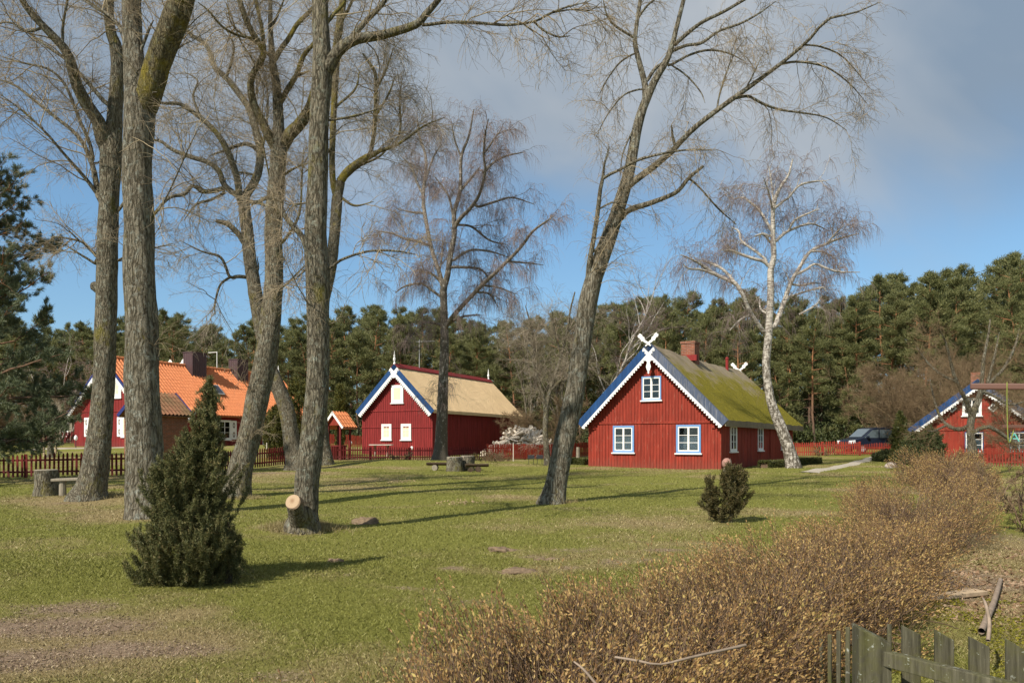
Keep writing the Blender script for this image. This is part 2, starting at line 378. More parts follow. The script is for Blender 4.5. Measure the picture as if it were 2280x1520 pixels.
def ringm():
    m = MT('sawn_face_rings', .85, .15); o = m.obj()
    d = m.n('VectorMath', 1, p_operation='LENGTH', i0=m.n('VectorMath', 0, p_operation='ADD', i0=o, i1=(.02, 0, -.03)))
    w = m.math('SINE', m.math('ADD', m.math('MULTIPLY', d, 330.0), m.math('MULTIPLY', m.noise(o, 9, 4, .6), 9.0)))
    c = m.ramp(m.math('MULTIPLY_ADD', w, .5, .5), [(0, C(.40, .275, .165)), (1, C(.50, .375, .25))])
    c = m.mix(m.ramp(d, [(.02, .75), (.06, 0)]), c, C(.26, .15, .08)); c = m.mix(m.ramp(m.noise(o, 14, 5, .7), [(.52, 0), (.7, .55)]), c, C(.30, .20, .12)); c = m.mix(m.ramp(d, [(.128, 0), (.14, .8)]), c, C(.12, .08, .05))
    m.col(c); return m.m
M['rings'] = ringm()
# ---------------------------------------------------------------- ground, grass, path
def axis(lo, hi, d0, far, gr=1.16):
    a = list(np.arange(lo, hi, d0)); s = d0
    while a[-1] < far[1]: s *= gr; a.append(a[-1]+s)
    s = d0
    while a[0] > far[0]: s *= gr; a.insert(0, a[0]-s)
    return np.array(a)

def ell(X, Y, cx, cy, rx, ry, rot=0):
    c, s = math.cos(rot), math.sin(rot); u = (X-cx)*c+(Y-cy)*s; v = -(X-cx)*s+(Y-cy)*c
    return np.clip(1-np.sqrt((u/rx)**2+(v/ry)**2), 0, 1)

BARE = []
def addbare(px, py, rx, ry, a=1.0): q = GP(px, py); BARE.append((q[0], q[1], rx, ry, a))
for a in [(90, 1400, 1.7, .75, 1.35), (300, 1445, 1.3, .5, 1.2), (40, 1470, 1.2, .6, 1.2), (150, 1352, .9, .5, 1.1), (640, 1505, .8, .35, .7), (430, 1440, .5, .25, .7),
          (445, 1365, .35, .2, 1), (1010, 1265, .4, .25, 1), (1130, 1225, .5, .3, 1), (1145, 1275, .5, .25, 1.1), (1180, 1240, .5, .3, 1), (1290, 1225, .8, .45, 1.1), (1400, 1250, 1.0, .5, 1.1), (1480, 1225, .7, .4, 1), (1260, 1265, .5, .25, .9),
          (1440, 1205, .6, .3, .8), (1330, 1195, .5, .3, .7), (920, 1310, .6, .2, .9), (1080, 1340, .7, .3, .7), (780, 1280, .4, .3, .7), (1610, 1225, .5, .3, .9), (1570, 1210, .4, .3, .9),
          (1480, 1076, 1.5, .8, .75), (660, 1180, 1.0, .7, 1.0), (205, 1108, 1.3, .9, .8), (600, 1052, 2.2, 1.0, 1.2), (130, 1120, .8, .4, 1), (1010, 1125, .8, .35, .9),
          (2150, 1290, 1.6, 1.5, 1.3), (2240, 1200, 2.0, 2.0, 1.0), (2080, 1330, 1.0, .7, 1.1), (2250, 1100, 2.2, 3.5, 1.0), (400, 1295, .9, .5, 1.1), (1700, 1042, 3.0, .8, .6), (1860, 1040, 1.0, 1.6, .5)]: addbare(*a)

def barefn(X, Y):
    b = 0
    for cx, cy, rx, ry, a in BARE: b = np.maximum(b, a*np.minimum(1, 1.35*ell(X, Y, cx, cy, rx, ry)))
    return b*(.80-.08*sst(8.5, 10, Y))*(.25+1.1*fbm(X*2.2, Y*2.2, 21))+sst(76, 84, Y)*.9

def dryfn(X, Y):
    d = .82*(fbm(X/2.6, Y/2.2, 4)-.5)*2.0+.29+.10*sst(9, 6, Y)*sst(3, -2, X)+.10*sst(-2, -9, X)
    for cx, cy, rx, ry, a in BARE: d = d+.35*a*ell(X, Y, cx, cy, rx*1.8, ry*2.2)
    d = d-.28*np.exp(-((X+4)/2.6)**2-((Y-12.5)/2.2)**2)-.2*np.exp(-((X-3)/4.5)**2-((Y-11.5)/3.0)**2)
    return np.clip(d, 0, 1)

xs = axis(-13, 14, .16, (-430, 430)); ys = axis(.5, 46, .17, (-60, 900))
XX, YY = np.meshgrid(xs, ys); ZZ = g(XX, YY)
bumpy = barefn(XX, YY)
near = sst(40, 12, YY)
ZZ = ZZ+near*bumpy*.05*(fbm(XX*4.5, YY*4.5, 31)-.45)
nx, ny = len(xs), len(ys)
ii = (np.arange(ny-1)[:, None]*nx+np.arange(nx-1)[None]).ravel()
gr_ = npmesh('ground', np.stack([XX, YY, ZZ], -1), np.stack([ii, ii+1, ii+nx+1, ii+nx], -1), M['lawn'], smooth=True,
             attr={'dry': dryfn(XX, YY).ravel(), 'bare': bumpy.ravel()})
tag(gr_, 'mown lawn with straw coloured patches and scraped bare soil', 'lawn', kind='structure')

def blades(n, y0, y1, h, w, seed, power=1.0, drykill=.55):
    r = np.random.default_rng(seed)
    y = y0*(y1/y0)**(r.random(n)**power); x = (r.random(n)*2-1)*(.66*y+2.2)
    b = barefn(x, y); d = dryfn(x, y)+.45*(r.random(n)-.5)
    keep = r.random(n) > b*drykill*.9
    x, y, b, d = x[keep], y[keep], b[keep], d[keep]; n = len(x); z = g(x, y)-.004
    a = r.random(n)*math.tau; hh = h*(.45+.9*r.random(n))*(1-.5*np.clip(b, 0, 1)); le = (.25+1.0*r.random(n))*hh; a2 = r.random(n)*math.tau
    ww = w*(.6+.8*r.random(n))*np.maximum(1, y/9)
    dx, dy = np.cos(a)*ww, np.sin(a)*ww
    V = np.empty((n, 4, 3)); V[:, 0] = np.stack([x-dx, y-dy, z], -1); V[:, 1] = np.stack([x+dx, y+dy, z], -1)
    mx, my = x+np.cos(a2)*le*.35, y+np.sin(a2)*le*.35; tx, ty = x+np.cos(a2)*le, y+np.sin(a2)*le
    V[:, 2] = np.stack([mx+dx*.7, my+dy*.7, z+hh*.65], -1); V[:, 3] = np.stack([tx, ty, z+hh], -1)
    return V, np.clip(np.where(d > .5, d+.15, d-.1), 0, 1)

Va, da = blades(430000, 3.0, 12, .026, .0028, 1)
Vb, db = blades(230000, 10, 44, .034, .0035, 2)
V = np.concatenate([Va, Vb]); D = np.repeat(np.concatenate([da, db]), 4)
o = npmesh('grass', V, np.arange(len(V)*4).reshape(-1, 4), M['blade'], attr={'dry': D})
tag(o, 'short spring grass, green mixed with dry straw, over the whole lawn', 'grass', kind='stuff')

# dead leaves and moss in the corner behind the old fence
def scraps(name, lab, cat, mat, n, cx, cy, rx, ry, size, seed, lift=.012):
    r = np.random.default_rng(seed); a = r.random(n)*math.tau; q = np.sqrt(r.random(n)); x = cx+rx*q*np.cos(a); y = cy+ry*q*np.sin(a)
    k = fbm(x*1.7, y*1.7, seed) > .40; x, y = x[k], y[k]; n = len(x)
    c = np.stack([x, y, g(x, y)+lift*(.3+r.random(n))], -1)
    u = r.normal(size=(n, 3)); u[:, 2] *= .45; u /= np.linalg.norm(u, axis=1)[:, None]; v = r.normal(size=(n, 3)); v[:, 2] *= .45
    v -= (v*u).sum(1)[:, None]*u; v /= np.linalg.norm(v, axis=1)[:, None]; s = size*(.5+r.random((n, 1)))
    V = np.stack([c-u*s, c-v*s*.55, c+u*s, c+v*s*.55], 1)
    return tag(npmesh(name, V, np.arange(4*n).reshape(-1, 4), mat), lab, cat, kind='stuff')
q = GP(2160, 1290)
scraps('leaf_litter', 'brown dead leaves scattered under the hedge beside the old picket fence', 'dead leaves', M['litter'], 9000, q[0]+.3, q[1]+.4, 2.6, 3.4, .028, 5)
q = GP(2190, 1400)
scraps('moss', 'yellow green moss patches on the ground behind the old picket fence', 'moss', M['moss'], 26000, q[0], q[1]-.2, 2.0, 1.7, .012, 6, .02)

# sandy path at the right
def strip(name, pts, w, mat, lab, cat, dz=.03):
    pts = np.array(pts, float); n = 40; t = np.linspace(0, len(pts)-1, n); x = np.interp(t, range(len(pts)), pts[:, 0]); y = np.interp(t, range(len(pts)), pts[:, 1])
    tx, ty = np.gradient(x), np.gradient(y); l = np.hypot(tx, ty); nxn, nyn = -ty/l, tx/l; m = 9; V = []
    for i in range(n):
        for j in range(m):
            k = (j/(m-1)-.5)*2; ww = w*(.5+.16*(vnoise(i*.5, j*.0+3, 8)-.5)); X = x[i]+nxn[i]*k*ww; Y = y[i]+nyn[i]*k*ww
            V.append((X, Y, gz(X, Y)+dz*(1-abs(k)**4)+(.0 if abs(k) < .99 else -.03)))
    b = [(i*m+j, i*m+j+1, (i+1)*m+j+1, (i+1)*m+j) for i in range(n-1) for j in range(m-1)]
    return tag(npmesh(name, V, b, mat, smooth=True), lab, cat, kind='structure')
strip('path', [GP(1800, 1052)[:2], GP(1860, 1041)[:2], GP(1900, 1032)[:2], GP(1935, 1023)[:2], GP(1950, 1017)[:2]], .85, M['sand'], 'pale sandy garden path leading to the far gate', 'path')
strip('path', [GP(20, 1004)[:2], GP(120, 998)[:2], GP(200, 997)[:2], GP(290, 996)[:2]], 2.0, M['sand'], 'pale sandy strip in front of the orange roofed house', 'path')

# ---------------------------------------------------------------- branches
class Tubes:
    def __init__(s): s.b = {}
    def add(s, pts, rad, sides):                   # (M,n,3) (M,n)
        pts = np.asarray(pts, float); rad = np.asarray(rad, float)
        if pts.ndim == 2: pts = pts[None]; rad = rad[None]
        s.b.setdefault((pts.shape[1], sides), []).append((pts, rad)); return s
    def arrays(s, rough=0, seed=0):
        VV, QQ, b = [], [], 0; r = np.random.default_rng(seed)
        for (n, k), L in s.b.items():
            p = np.concatenate([a for a, _ in L]); rd = np.concatenate([a for _, a in L]); m = len(p)
            t = np.gradient(p, axis=1); t /= np.linalg.norm(t, axis=2)[..., None]+1e-9
            d = p[:, -1]-p[:, 0]; d /= np.linalg.norm(d, axis=1)[:, None]+1e-9
            ref = np.where(np.abs(d[:, 2:3]) > .75, np.array([[0.31, .95, 0]]), np.array([[0, 0.1, 1.0]]))[:, None, :]
            u = np.cross(t, ref); u /= np.linalg.norm(u, axis=2)[..., None]+1e-9; v = np.cross(t, u)
            a = np.arange(k)*math.tau/k
            q = rd[..., None]*np.ones(k)
            if rough and k > 6:
                q = q*(1+rough*(r.random(q.shape)-.5)+rough*.8*np.sin(a*3+r.random()*6)[None, None]*np.sin(np.arange(n)*.7+r.random()*6)[None, :, None])
            V = p[:, :, None]+q[..., None]*(u[:, :, None]*np.cos(a)[None, None, :, None]+v[:, :, None]*np.sin(a)[None, None, :, None])
            base = b+(np.arange(m)*n*k)[:, None, None]; i = np.arange(n-1)[None, :, None]; j = np.arange(k)[None, None]; jn = (j+1) % k
            Q = np.stack([base+i*k+j, base+i*k+jn, base+(i+1)*k+jn, base+(i+1)*k+j], -1).reshape(-1, 4)
            VV.append(V.reshape(-1, 3)); QQ.append(Q); b += m*n*k
        return np.concatenate(VV), np.concatenate(QQ)
    def build(s, name, mat, parent=None, off=None, smooth=True, rough=0, seed=0, loc=None):
        V, Q = s.arrays(rough, seed); return npmesh(name, V, Q, mat, parent, off, smooth, loc=loc)

def cat(pts, n, sub=6):                            # Catmull-Rom through rows, resampled to n rows
    p = np.asarray(pts, float)
    if len(p) == 2: p = np.stack([p[0], (p[0]+p[1])/2, p[1]])
    e = np.concatenate([[2*p[0]-p[1]], p, [2*p[-1]-p[-2]]]); o = []
    for i in range(1, len(e)-2):
        a, b, c, d = e[i-1:i+3]
        for t in np.linspace(0, 1, sub, endpoint=False): o.append(.5*((2*b)+(c-a)*t+(2*a-5*b+4*c-d)*t*t+(3*b-a-3*c+d)*t**3))
    o.append(p[-1]); o = np.array(o); s = np.concatenate([[0], np.cumsum(np.linalg.norm(np.diff(o[:, :3], axis=0), axis=1))])
    return np.stack([np.interp(np.linspace(0, s[-1], n), s, o[:, k]) for k in range(o.shape[1])], 1)

def grow(Pp, Pr, count, n, L, ang, droop, wander, r, tmin=.1, up=0., wts=None, rk=.012, rmin=.002, tipk=.3, tpow=1., shrink=.4):
    """count children on the parent branches Pp (M,n0,3); returns (count,n,3),(count,n)"""
    m, n0 = Pp.shape[:2]
    if wts is None: wts = np.linalg.norm(np.diff(Pp, axis=1), axis=2).sum(1)
    idx = r.choice(m, count, p=wts/wts.sum()); t = tmin+(1-tmin)*r.random(count)**tpow
    f = t*(n0-1); i = np.minimum(f.astype(int), n0-2); w = (f-i)[:, None]
    b = Pp[idx, i]*(1-w)+Pp[idx, i+1]*w; tg = Pp[idx, i+1]-Pp[idx, i]; tg /= np.linalg.norm(tg, axis=1)[:, None]+1e-9
    pr = Pr[idx, i]*(1-w[:, 0])+Pr[idx, i+1]*w[:, 0]
    pp = r.normal(size=(count, 3)); pp -= (pp*tg).sum(1)[:, None]*tg; pp /= np.linalg.norm(pp, axis=1)[:, None]
    a = R(ang[0])+(R(ang[1])-R(ang[0]))*r.random(count); d = tg*np.cos(a)[:, None]+pp*np.sin(a)[:, None]; d[:, 2] += up
    ln = (L[0]+(L[1]-L[0])*r.random(count)**1.5)*(1-shrink*t); seg = ln/(n-1)
    out = np.empty((count, n, 3)); out[:, 0] = b
    for k in range(1, n):
        d = d+r.normal(size=(count, 3))*wander; d[:, 2] += (droop if np.isscalar(droop) else droop[k-1]); d /= np.linalg.norm(d, axis=1)[:, None]
        out[:, k] = out[:, k-1]+d*seg[:, None]
    r0 = np.maximum(rmin, np.minimum(pr*.75, ln*rk))
    return out, r0[:, None]*np.linspace(1, tipk, n)[None]

def traced_tree(name, label, cat_, Y0, trunk, limbs, barkm, twigm, spec, group=None, limbm=None, seed=1, lean=0., spread=.35, base=None, rough=.07):
    """trunk and limbs: photo pixel outlines (px,py,width) set at the tree's own distance; limbs run in depth too"""
    r = np.random.default_rng(seed)
    tr = np.array([(a, b, c, 0.0) for a, b, c in trunk], float)
    b0 = GP(*trunk[0][:2]) if base is None else np.array(base)
    if Y0 is None: Y0 = b0[1]
    root = thing(name, label, cat_, (0, 0, 0), 0, group)
    def to3(p):
        Y = Y0+p[:, 3]; return np.stack([(p[:, 0]-CX)/F*Y, Y, CZ+(HY-p[:, 1])/F*Y, np.maximum(p[:, 2]/F*Y*.5, .003)], 1)
    allp = [cat(tr, 60)]; w = to3(tr); w = np.vstack([w[0]+np.array([0, 0, -.5, w[0, 3]*.35]), w])
    W = cat(w, 64); T = Tubes(); U = Tubes(); T.add(W[:, :3], W[:, 3], 16)
    PL = []; PR = []; s0 = cat(w, 14); PL.append(s0[:, :3]); PR.append(s0[:, 3])
    origin = np.array([w[1, 0], w[1, 1], gz(w[1, 0], w[1, 1])])
    for q in limbs:
        opt = q[-1] if isinstance(q[-1], dict) else {}
        pts = [a for a in q if not isinstance(a, dict)]
        full = []
        ws = [a[2] if len(a) > 2 else None for a in pts]
        w0 = ws[0] or 6; wl = [k for k in ws if k]
        w1 = wl[-1] if len(wl) > 1 else w0*.45
        for i, a in enumerate(pts): full.append((a[0], a[1], a[2] if len(a) > 2 else w0+(w1-w0)*i/(len(pts)-1)))
        full = np.array(full, float)
        if full[-1, 2] <= 5: full[-1, 2] *= .5
        best = min(((np.hypot(a[:, 0]-full[0, 0], a[:, 1]-full[0, 1]).min(), k) for k, a in enumerate(allp)), key=lambda z: z[0])
        A = allp[best[1]]; j = np.hypot(A[:, 0]-full[0, 0], A[:, 1]-full[0, 1]).argmin()
        y0 = A[j, 3]; L = np.concatenate([[0], np.cumsum(np.hypot(*np.diff(full[:, :2], axis=0).T))])/F*Y0
        sl = opt.get('s', r.uniform(-1, 1)*spread*1.4)
        dY = y0+sl*L+.10*L*np.sin(L*1.3+r.random()*6)*spread
        if best[0] < 40 and best[0] > 4:           # root the limb in what carries it
            full = np.vstack([[A[j, 0], A[j, 1], full[0, 2]*1.1], full]); dY = np.concatenate([[y0], dY])
        pix = np.column_stack([full, dY]); allp.append(cat(pix, 30))
        w = cat(to3(pix), 26); big = w[0, 3] > .035
        (U if limbm is not None and opt.get('m', True) else T).add(w[:, :3], w[:, 3], 10 if big else 6)
        c = cat(to3(pix), 14); PL.append(c[:, :3]); PR.append(c[:, 3])
    root.location = [float(a) for a in origin]
    PL = np.array(PL); PR = np.array(PR)
    G = Tubes(); wt = np.linalg.norm(np.diff(PL, axis=1), axis=2).sum(1)*spec.get('limbw', 1.0); wt[0] *= spec.get('trunkw', .12)
    prev = (PL, PR); first = True
    for lv in spec['levels']:
        kw = dict(lv); k = kw.pop('sides', 3); cnt = kw.pop('count')
        o_ = grow(prev[0], prev[1], cnt, r=r, wts=wt if first else None, **kw)
        ((U if limbm is not None else T) if first and spec.get('l1') else G).add(o_[0], o_[1], k); prev = o_; first = False
    T.build('trunk', barkm, root, origin, True, rough, seed)
    if limbm is not None and U.b: U.build('limb', limbm, root, origin, True, rough, seed)
    G.build('crown', twigm, root, origin, True)
    return root
# ---------------------------------------------------------------- the poplars and birches of the lawn
def pop(k1=90, k2=620, k3=2600, l1=(.8, 2.4), l2=(.4, 1.2), l3=(.2, .7), tw=.12, dr=-.03, rm=1.0):
    k1, k2, k3 = int(k1*1.3), int(k2*1.7), int(k3*2.0)
    return {'trunkw': tw, 'levels': [
        dict(count=k1, n=9, L=l1, ang=(25, 75), droop=dr, wander=.16, tmin=.12, up=.15, rk=.010, rmin=.008*rm, tipk=.35, sides=5),
        dict(count=k2, n=7, L=l2, ang=(25, 70), droop=dr*1.2, wander=.17, tmin=.15, up=.05, rk=.0075, rmin=.0042*rm, tipk=.45),
        dict(count=k3, n=6, L=l3, ang=(20, 65), droop=dr*1.5, wander=.15, tmin=.15, rk=.006, rmin=.0028*rm, tipk=.5)]}

traced_tree('poplar_tree', 'tall bare poplar on a flared foot beside the log stump, leftmost big trunk', 'tree', None,
  [(196, 1110, 92), (203, 1085, 66), (212, 1040, 58), (224, 950, 50), (231, 850, 46), (235, 750, 45), (238, 620, 44), (240, 520, 43), (243, 440, 41), (246, 380, 44), (248, 330, 44), (253, 290, 36), (257, 230, 31), (262, 150, 27), (256, 95, 25), (247, 73, 22), (242, 27, 20), (247, -40, 18), (250, -160, 12), (255, -260, 6)],
  [[(238, 335, 36), (228, 300, 32), (215, 262, 28), (200, 245, 27), (173, 195, 25), (163, 158, 23), (147, 113, 20), (110, 73, 18), (67, 27, 15), (47, -5, 13), (0, -90, 8), (-40, -170, 4)],
   [(224, 450, 14), (207, 373, 11), (187, 323, 9), (160, 290, 8), (113, 253, 7), (60, 210, 6), (27, 187, 5), (-30, 170, 4)],
   [(217, 433, 9), (187, 393, 8), (140, 340, 6), (100, 293, 5), (50, 247, 4), (0, 210, 3)],
   [(207, 360, 9), (200, 320, 8), (177, 267, 7), (147, 193, 6), (110, 155, 5), (50, 140, 4), (0, 125, 3)],
   [(240, 233, 10), (207, 197, 9), (177, 163, 8), (147, 133, 7), (100, 100, 6), (50, 63, 4), (0, 17, 3)],
   [(262, 120, 9), (283, 85, 8), (253, 43, 7), (213, 17, 6), (180, -10, 5)],
   [(140, 110, 7), (140, 60, 6), (150, 0, 5), (160, -60, 3)],
   [(100, 60, 7), (60, 70, 5), (20, 50, 4), (-30, 60, 3)],
   [(216, 588, 6), (190, 573, 5), (165, 558, 4), (147, 546, 3)], [(216, 573, 7), (195, 550, 6), (178, 537, 5), (140, 529, 4), (115, 527, 2.5)], [(178, 537, 4), (160, 520, 3), (148, 505, 2)],
   [(258, 582, 6), (300, 562, 4), (340, 553, 4), (385, 542, 2.5)], [(225, 645, 26), (208, 636, 20), (203, 634, 9), {'s': 0}],
   [(262, 470, 7), (290, 430, 5), (330, 395, 3)]],
  M['poplar'], M['twig'], pop(120, 850, 3600, tw=.06), seed=3)

traced_tree('poplar_tree', 'thickest bare poplar, right behind the big juniper, forking high with a mossy limb', 'tree', None,
  [(326, 1152, 100), (324, 1120, 84), (322, 1000, 76), (318, 900, 74), (315, 750, 69), (311, 600, 65), (307, 450, 62), (307, 330, 62), (309, 250, 66), (305, 190, 52), (298, 120, 43), (293, 40, 40), (291, -40, 38), (288, -250, 24), (280, -420, 10)],
  [[(322, 235, 58), (338, 190, 56), (355, 130, 56), (378, 70, 58), (400, 15, 56), (420, -50, 50), (450, -160, 36), (470, -300, 16), {'s': -.25}],
   [(300, 150, 8), (330, 70, 6), (342, 45, 4), {'m': False}], [(290, 100, 8), (253, 43, 7), (213, 17, 6), (183, 0, 5), {'m': False}],
   [(312, 215, 7), (335, 208, 6), (350, 205, 4), {'s': -.9, 'm': False}], [(340, 480, 6), (370, 440, 4), (420, 330, 3), (445, 280, 2), {'m': False}], [(336, 800, 3), (345, 790, 2), {'m': False}],
   [(400, 20, 16), (440, -40, 12), (500, -110, 7), {'m': False}], [(290, -60, 16), (240, -130, 10), (190, -190, 5), {'m': False}]],
  M['poplar_b'], M['twig'], pop(40, 240, 1000, (1.0, 2.4), tw=.03), limbm=M['poplar_mossy'], seed=8)

traced_tree('poplar_tree', 'straight bare poplar right of the big juniper with yellow mossy limbs fanning out high', 'tree', None,
  [(526, 1106, 72), (530, 1080, 60), (540, 1030, 53), (560, 950, 50), (580, 860, 50), (597, 760, 48), (606, 680, 43), (610, 600, 40), (609, 520, 38), (612, 440, 38), (618, 380, 35), (622, 330, 36), (620, 290, 26), (619, 253, 23), (615, 187, 19), (607, 133, 15), (602, 67, 11), (602, -10, 8), (598, -120, 4)],
  [[(616, 335, 24), (604, 312, 22), (587, 277, 20), (566, 237, 17), (557, 187, 15), (566, 160, 14), (580, 138, 14), (588, 112, 14), (567, 83, 13), (547, 43, 13), (533, 0, 12), (515, -70, 8), (490, -150, 4)],
   [(628, 330, 26), (645, 300, 28), (667, 277, 26), (685, 250, 23), (697, 215, 19), (712, 150, 14), (722, 60, 10), (730, -30, 7)],
   [(624, 230, 12), (640, 200, 12), (660, 167, 11), (677, 123, 10), (698, 97, 8), (730, 40, 5)],
   [(612, 133, 11), (625, 110, 11), (640, 90, 11), (652, 70, 10), (663, 53, 10), (697, 17, 8), (730, -30, 5)],
   [(588, 110, 9), (584, 70, 9), (578, 40, 8), (570, 0, 7), (560, -70, 4)],
   [(560, 85, 6), (520, 75, 6), (490, 55, 5), (465, 25, 4), (440, 5, 3)],
   [(660, 170, 6), (672, 165, 6), (688, 158, 5)], [(604, 410, 5), (595, 370, 4), (585, 320, 4), (582, 300, 3)],
   [(628, 540, 7), (650, 510, 6), (668, 470, 5), (672, 400, 4), (676, 330, 3)], [(628, 640, 4), (655, 615, 4), (690, 580, 3)], [(625, 395, 6), (655, 375, 5), (690, 362, 4)],
   [(602, 67, 7), (620, 30, 5), (640, -20, 4)], [(609, 133, 6), (575, 100, 5), (520, 60, 4), (505, 10, 3)], [(505, 10, 4), (535, 90, 4), (560, 130, 4), (590, 195, 4), {'s': .2}]],
  M['poplar'], M['twig'], pop(150, 1100, 4400, (.7, 2.0), tw=.10), limbm=M['poplar_mossy'], seed=12)

traced_tree('poplar_tree', 'bare poplar with a freshly sawn limb stub at its foot', 'tree', None,
  [(674, 1180, 88), (679, 1150, 62), (682, 1110, 54), (683, 1065, 54), (695, 980, 53), (704, 900, 51), (708, 800, 50), (709, 700, 50), (707, 640, 53), (706, 600, 56), (703, 555, 51), (703, 520, 48), (706, 440, 46), (708, 350, 44), (712, 260, 43), (716, 180, 44), (717, 130, 44), (716, 90, 38), (714, 40, 36), (712, -30, 32), (708, -180, 20), (700, -330, 8)],
  [[(722, 165, 34), (738, 138, 28), (755, 112, 26), (775, 96, 25), (800, 86, 23), (850, 78, 20), (900, 65, 18), (932, 52, 17), (948, 32, 15), (972, 5, 13), (990, -20, 11), (1030, -90, 6), {'s': -.15}],
   [(940, 56, 8), (1000, 50, 7), (1060, 51, 6.5), (1130, 56, 6), (1190, 48, 5), (1225, 30, 5), (1260, 17, 4), (1310, 4, 3)],
   [(1190, 50, 5), (1210, 68, 4), (1242, 82, 4), (1270, 80, 3)], [(1225, 30, 4), (1270, 22, 3), (1312, 24, 3), (1340, 4, 2)],
   [(772, 98, 15), (790, 76, 14), (812, 50, 12), (840, 22, 11), (858, 0, 10), (890, -50, 6)],
   [(728, 50, 9), (745, 30, 8), (765, 8, 7), (780, -30, 5)],
   [(686, 560, 12), (673, 528, 13), (650, 500, 12), (632, 478, 11), (618, 452, 10), (600, 440, 9), (560, 455, 6), {'s': .35}],
   [(728, 598, 7), (742, 592, 6.5), (763, 577, 6), (817, 560, 5), (873, 558, 5), (927, 566, 3)],
   [(692, 590, 4), (670, 610, 4), (628, 640, 3)], [(690, 450, 4), (650, 460, 3), (634, 485, 3)],
   [(730, 268, 5), (790, 258, 5), (850, 240, 4)], [(700, 0, 9), (660, -50, 7), (620, -110, 4)]],
  M['poplar'], M['twig'], pop(80, 420, 1700, (.6, 1.8), tw=.05, dr=-.06), seed=15)
# the sawn stub is a part of that tree
ROOTD = bpy.data.objects['poplar_tree.003']; bD = np.array(ROOTD.location)
Yt = bD[1]; a = P(671, 1172, Yt-.06); b = P(655, 1119, Yt-.52)
mb = Tubes(); pts = cat(np.array([list(a-np.array([0, -.05, .3]))+[.24], list(a)+[.22], list((a+b)/2)+[.168], list(b)+[.142]]), 12)
mb.add(pts[:, :3], pts[:, 3], 14); st = mb.build('limb_stub', M['poplar'], ROOTD, bD, True, .06, 4)
d = pts[-1, :3]-pts[-2, :3]; d /= np.linalg.norm(d)
e = pts[-1, :3]; w_ = MB(); dd = np.array([-.16, -.92, .30]); dd /= np.linalg.norm(dd)
w_.cyl(e-dd*.10, e+dd*.05, .146, .138, 22); s_ = w_.build('cut_face', M['rings'], st, off=e+dd*.05, loc=e+dd*.05-bD); s_['label'] = 'fresh pale saw cut'

traced_tree('poplar_tree', 'bare tree with yellow mossy stems behind the poplar with the sawn stub', 'tree', None,
  [(724, 1034, 42), (722, 1010, 32), (719, 980, 28), (714, 900, 26), (712, 800, 26), (716, 700, 26), (727, 640, 26), (736, 600, 25), (743, 540, 24), (748, 480, 24), (751, 440, 23), (757, 405, 22)],
  [[(757, 405, 20), (775, 380, 17), (800, 360, 15), (826, 346, 14), (850, 335, 8), (880, 325, 7), (910, 305, 6), (945, 280, 4), (990, 262, 3)],
   [(750, 440, 16), (742, 410, 14), (739, 360, 13), (741, 300, 13), (744, 230, 14), (747, 160, 16), (750, 100, 17), (757, 50, 17), (765, -10, 15), (775, -100, 9), (780, -180, 4)],
   [(825, 345, 9), (833, 293, 9), (837, 217, 9), (836, 167, 8), (825, 145, 7), (808, 120, 5)], [(836, 200, 6), (858, 160, 5), (875, 110, 4)], [(836, 260, 5), (865, 210, 4), (880, 170, 3)],
   [(880, 325, 5), (892, 280, 5), (888, 200, 4)], [(760, 440, 7), (790, 458, 5), (832, 449, 3)], [(765, 400, 7), (800, 370, 6), (850, 345, 4), (880, 300, 3)],
   [(745, 240, 6), (790, 200, 5), (800, 160, 4)], [(742, 320, 6), (720, 350, 5), (670, 390, 3)], [(757, 55, 8), (785, 0, 6), (800, -60, 4)]],
  M['poplar_grey'], M['twig_grey'], pop(130, 900, 3600, (1.2, 3.6), (.7, 2.0), (.4, 1.2), tw=.03, rm=1.5), limbm=M['poplar_mossy'], seed=19)

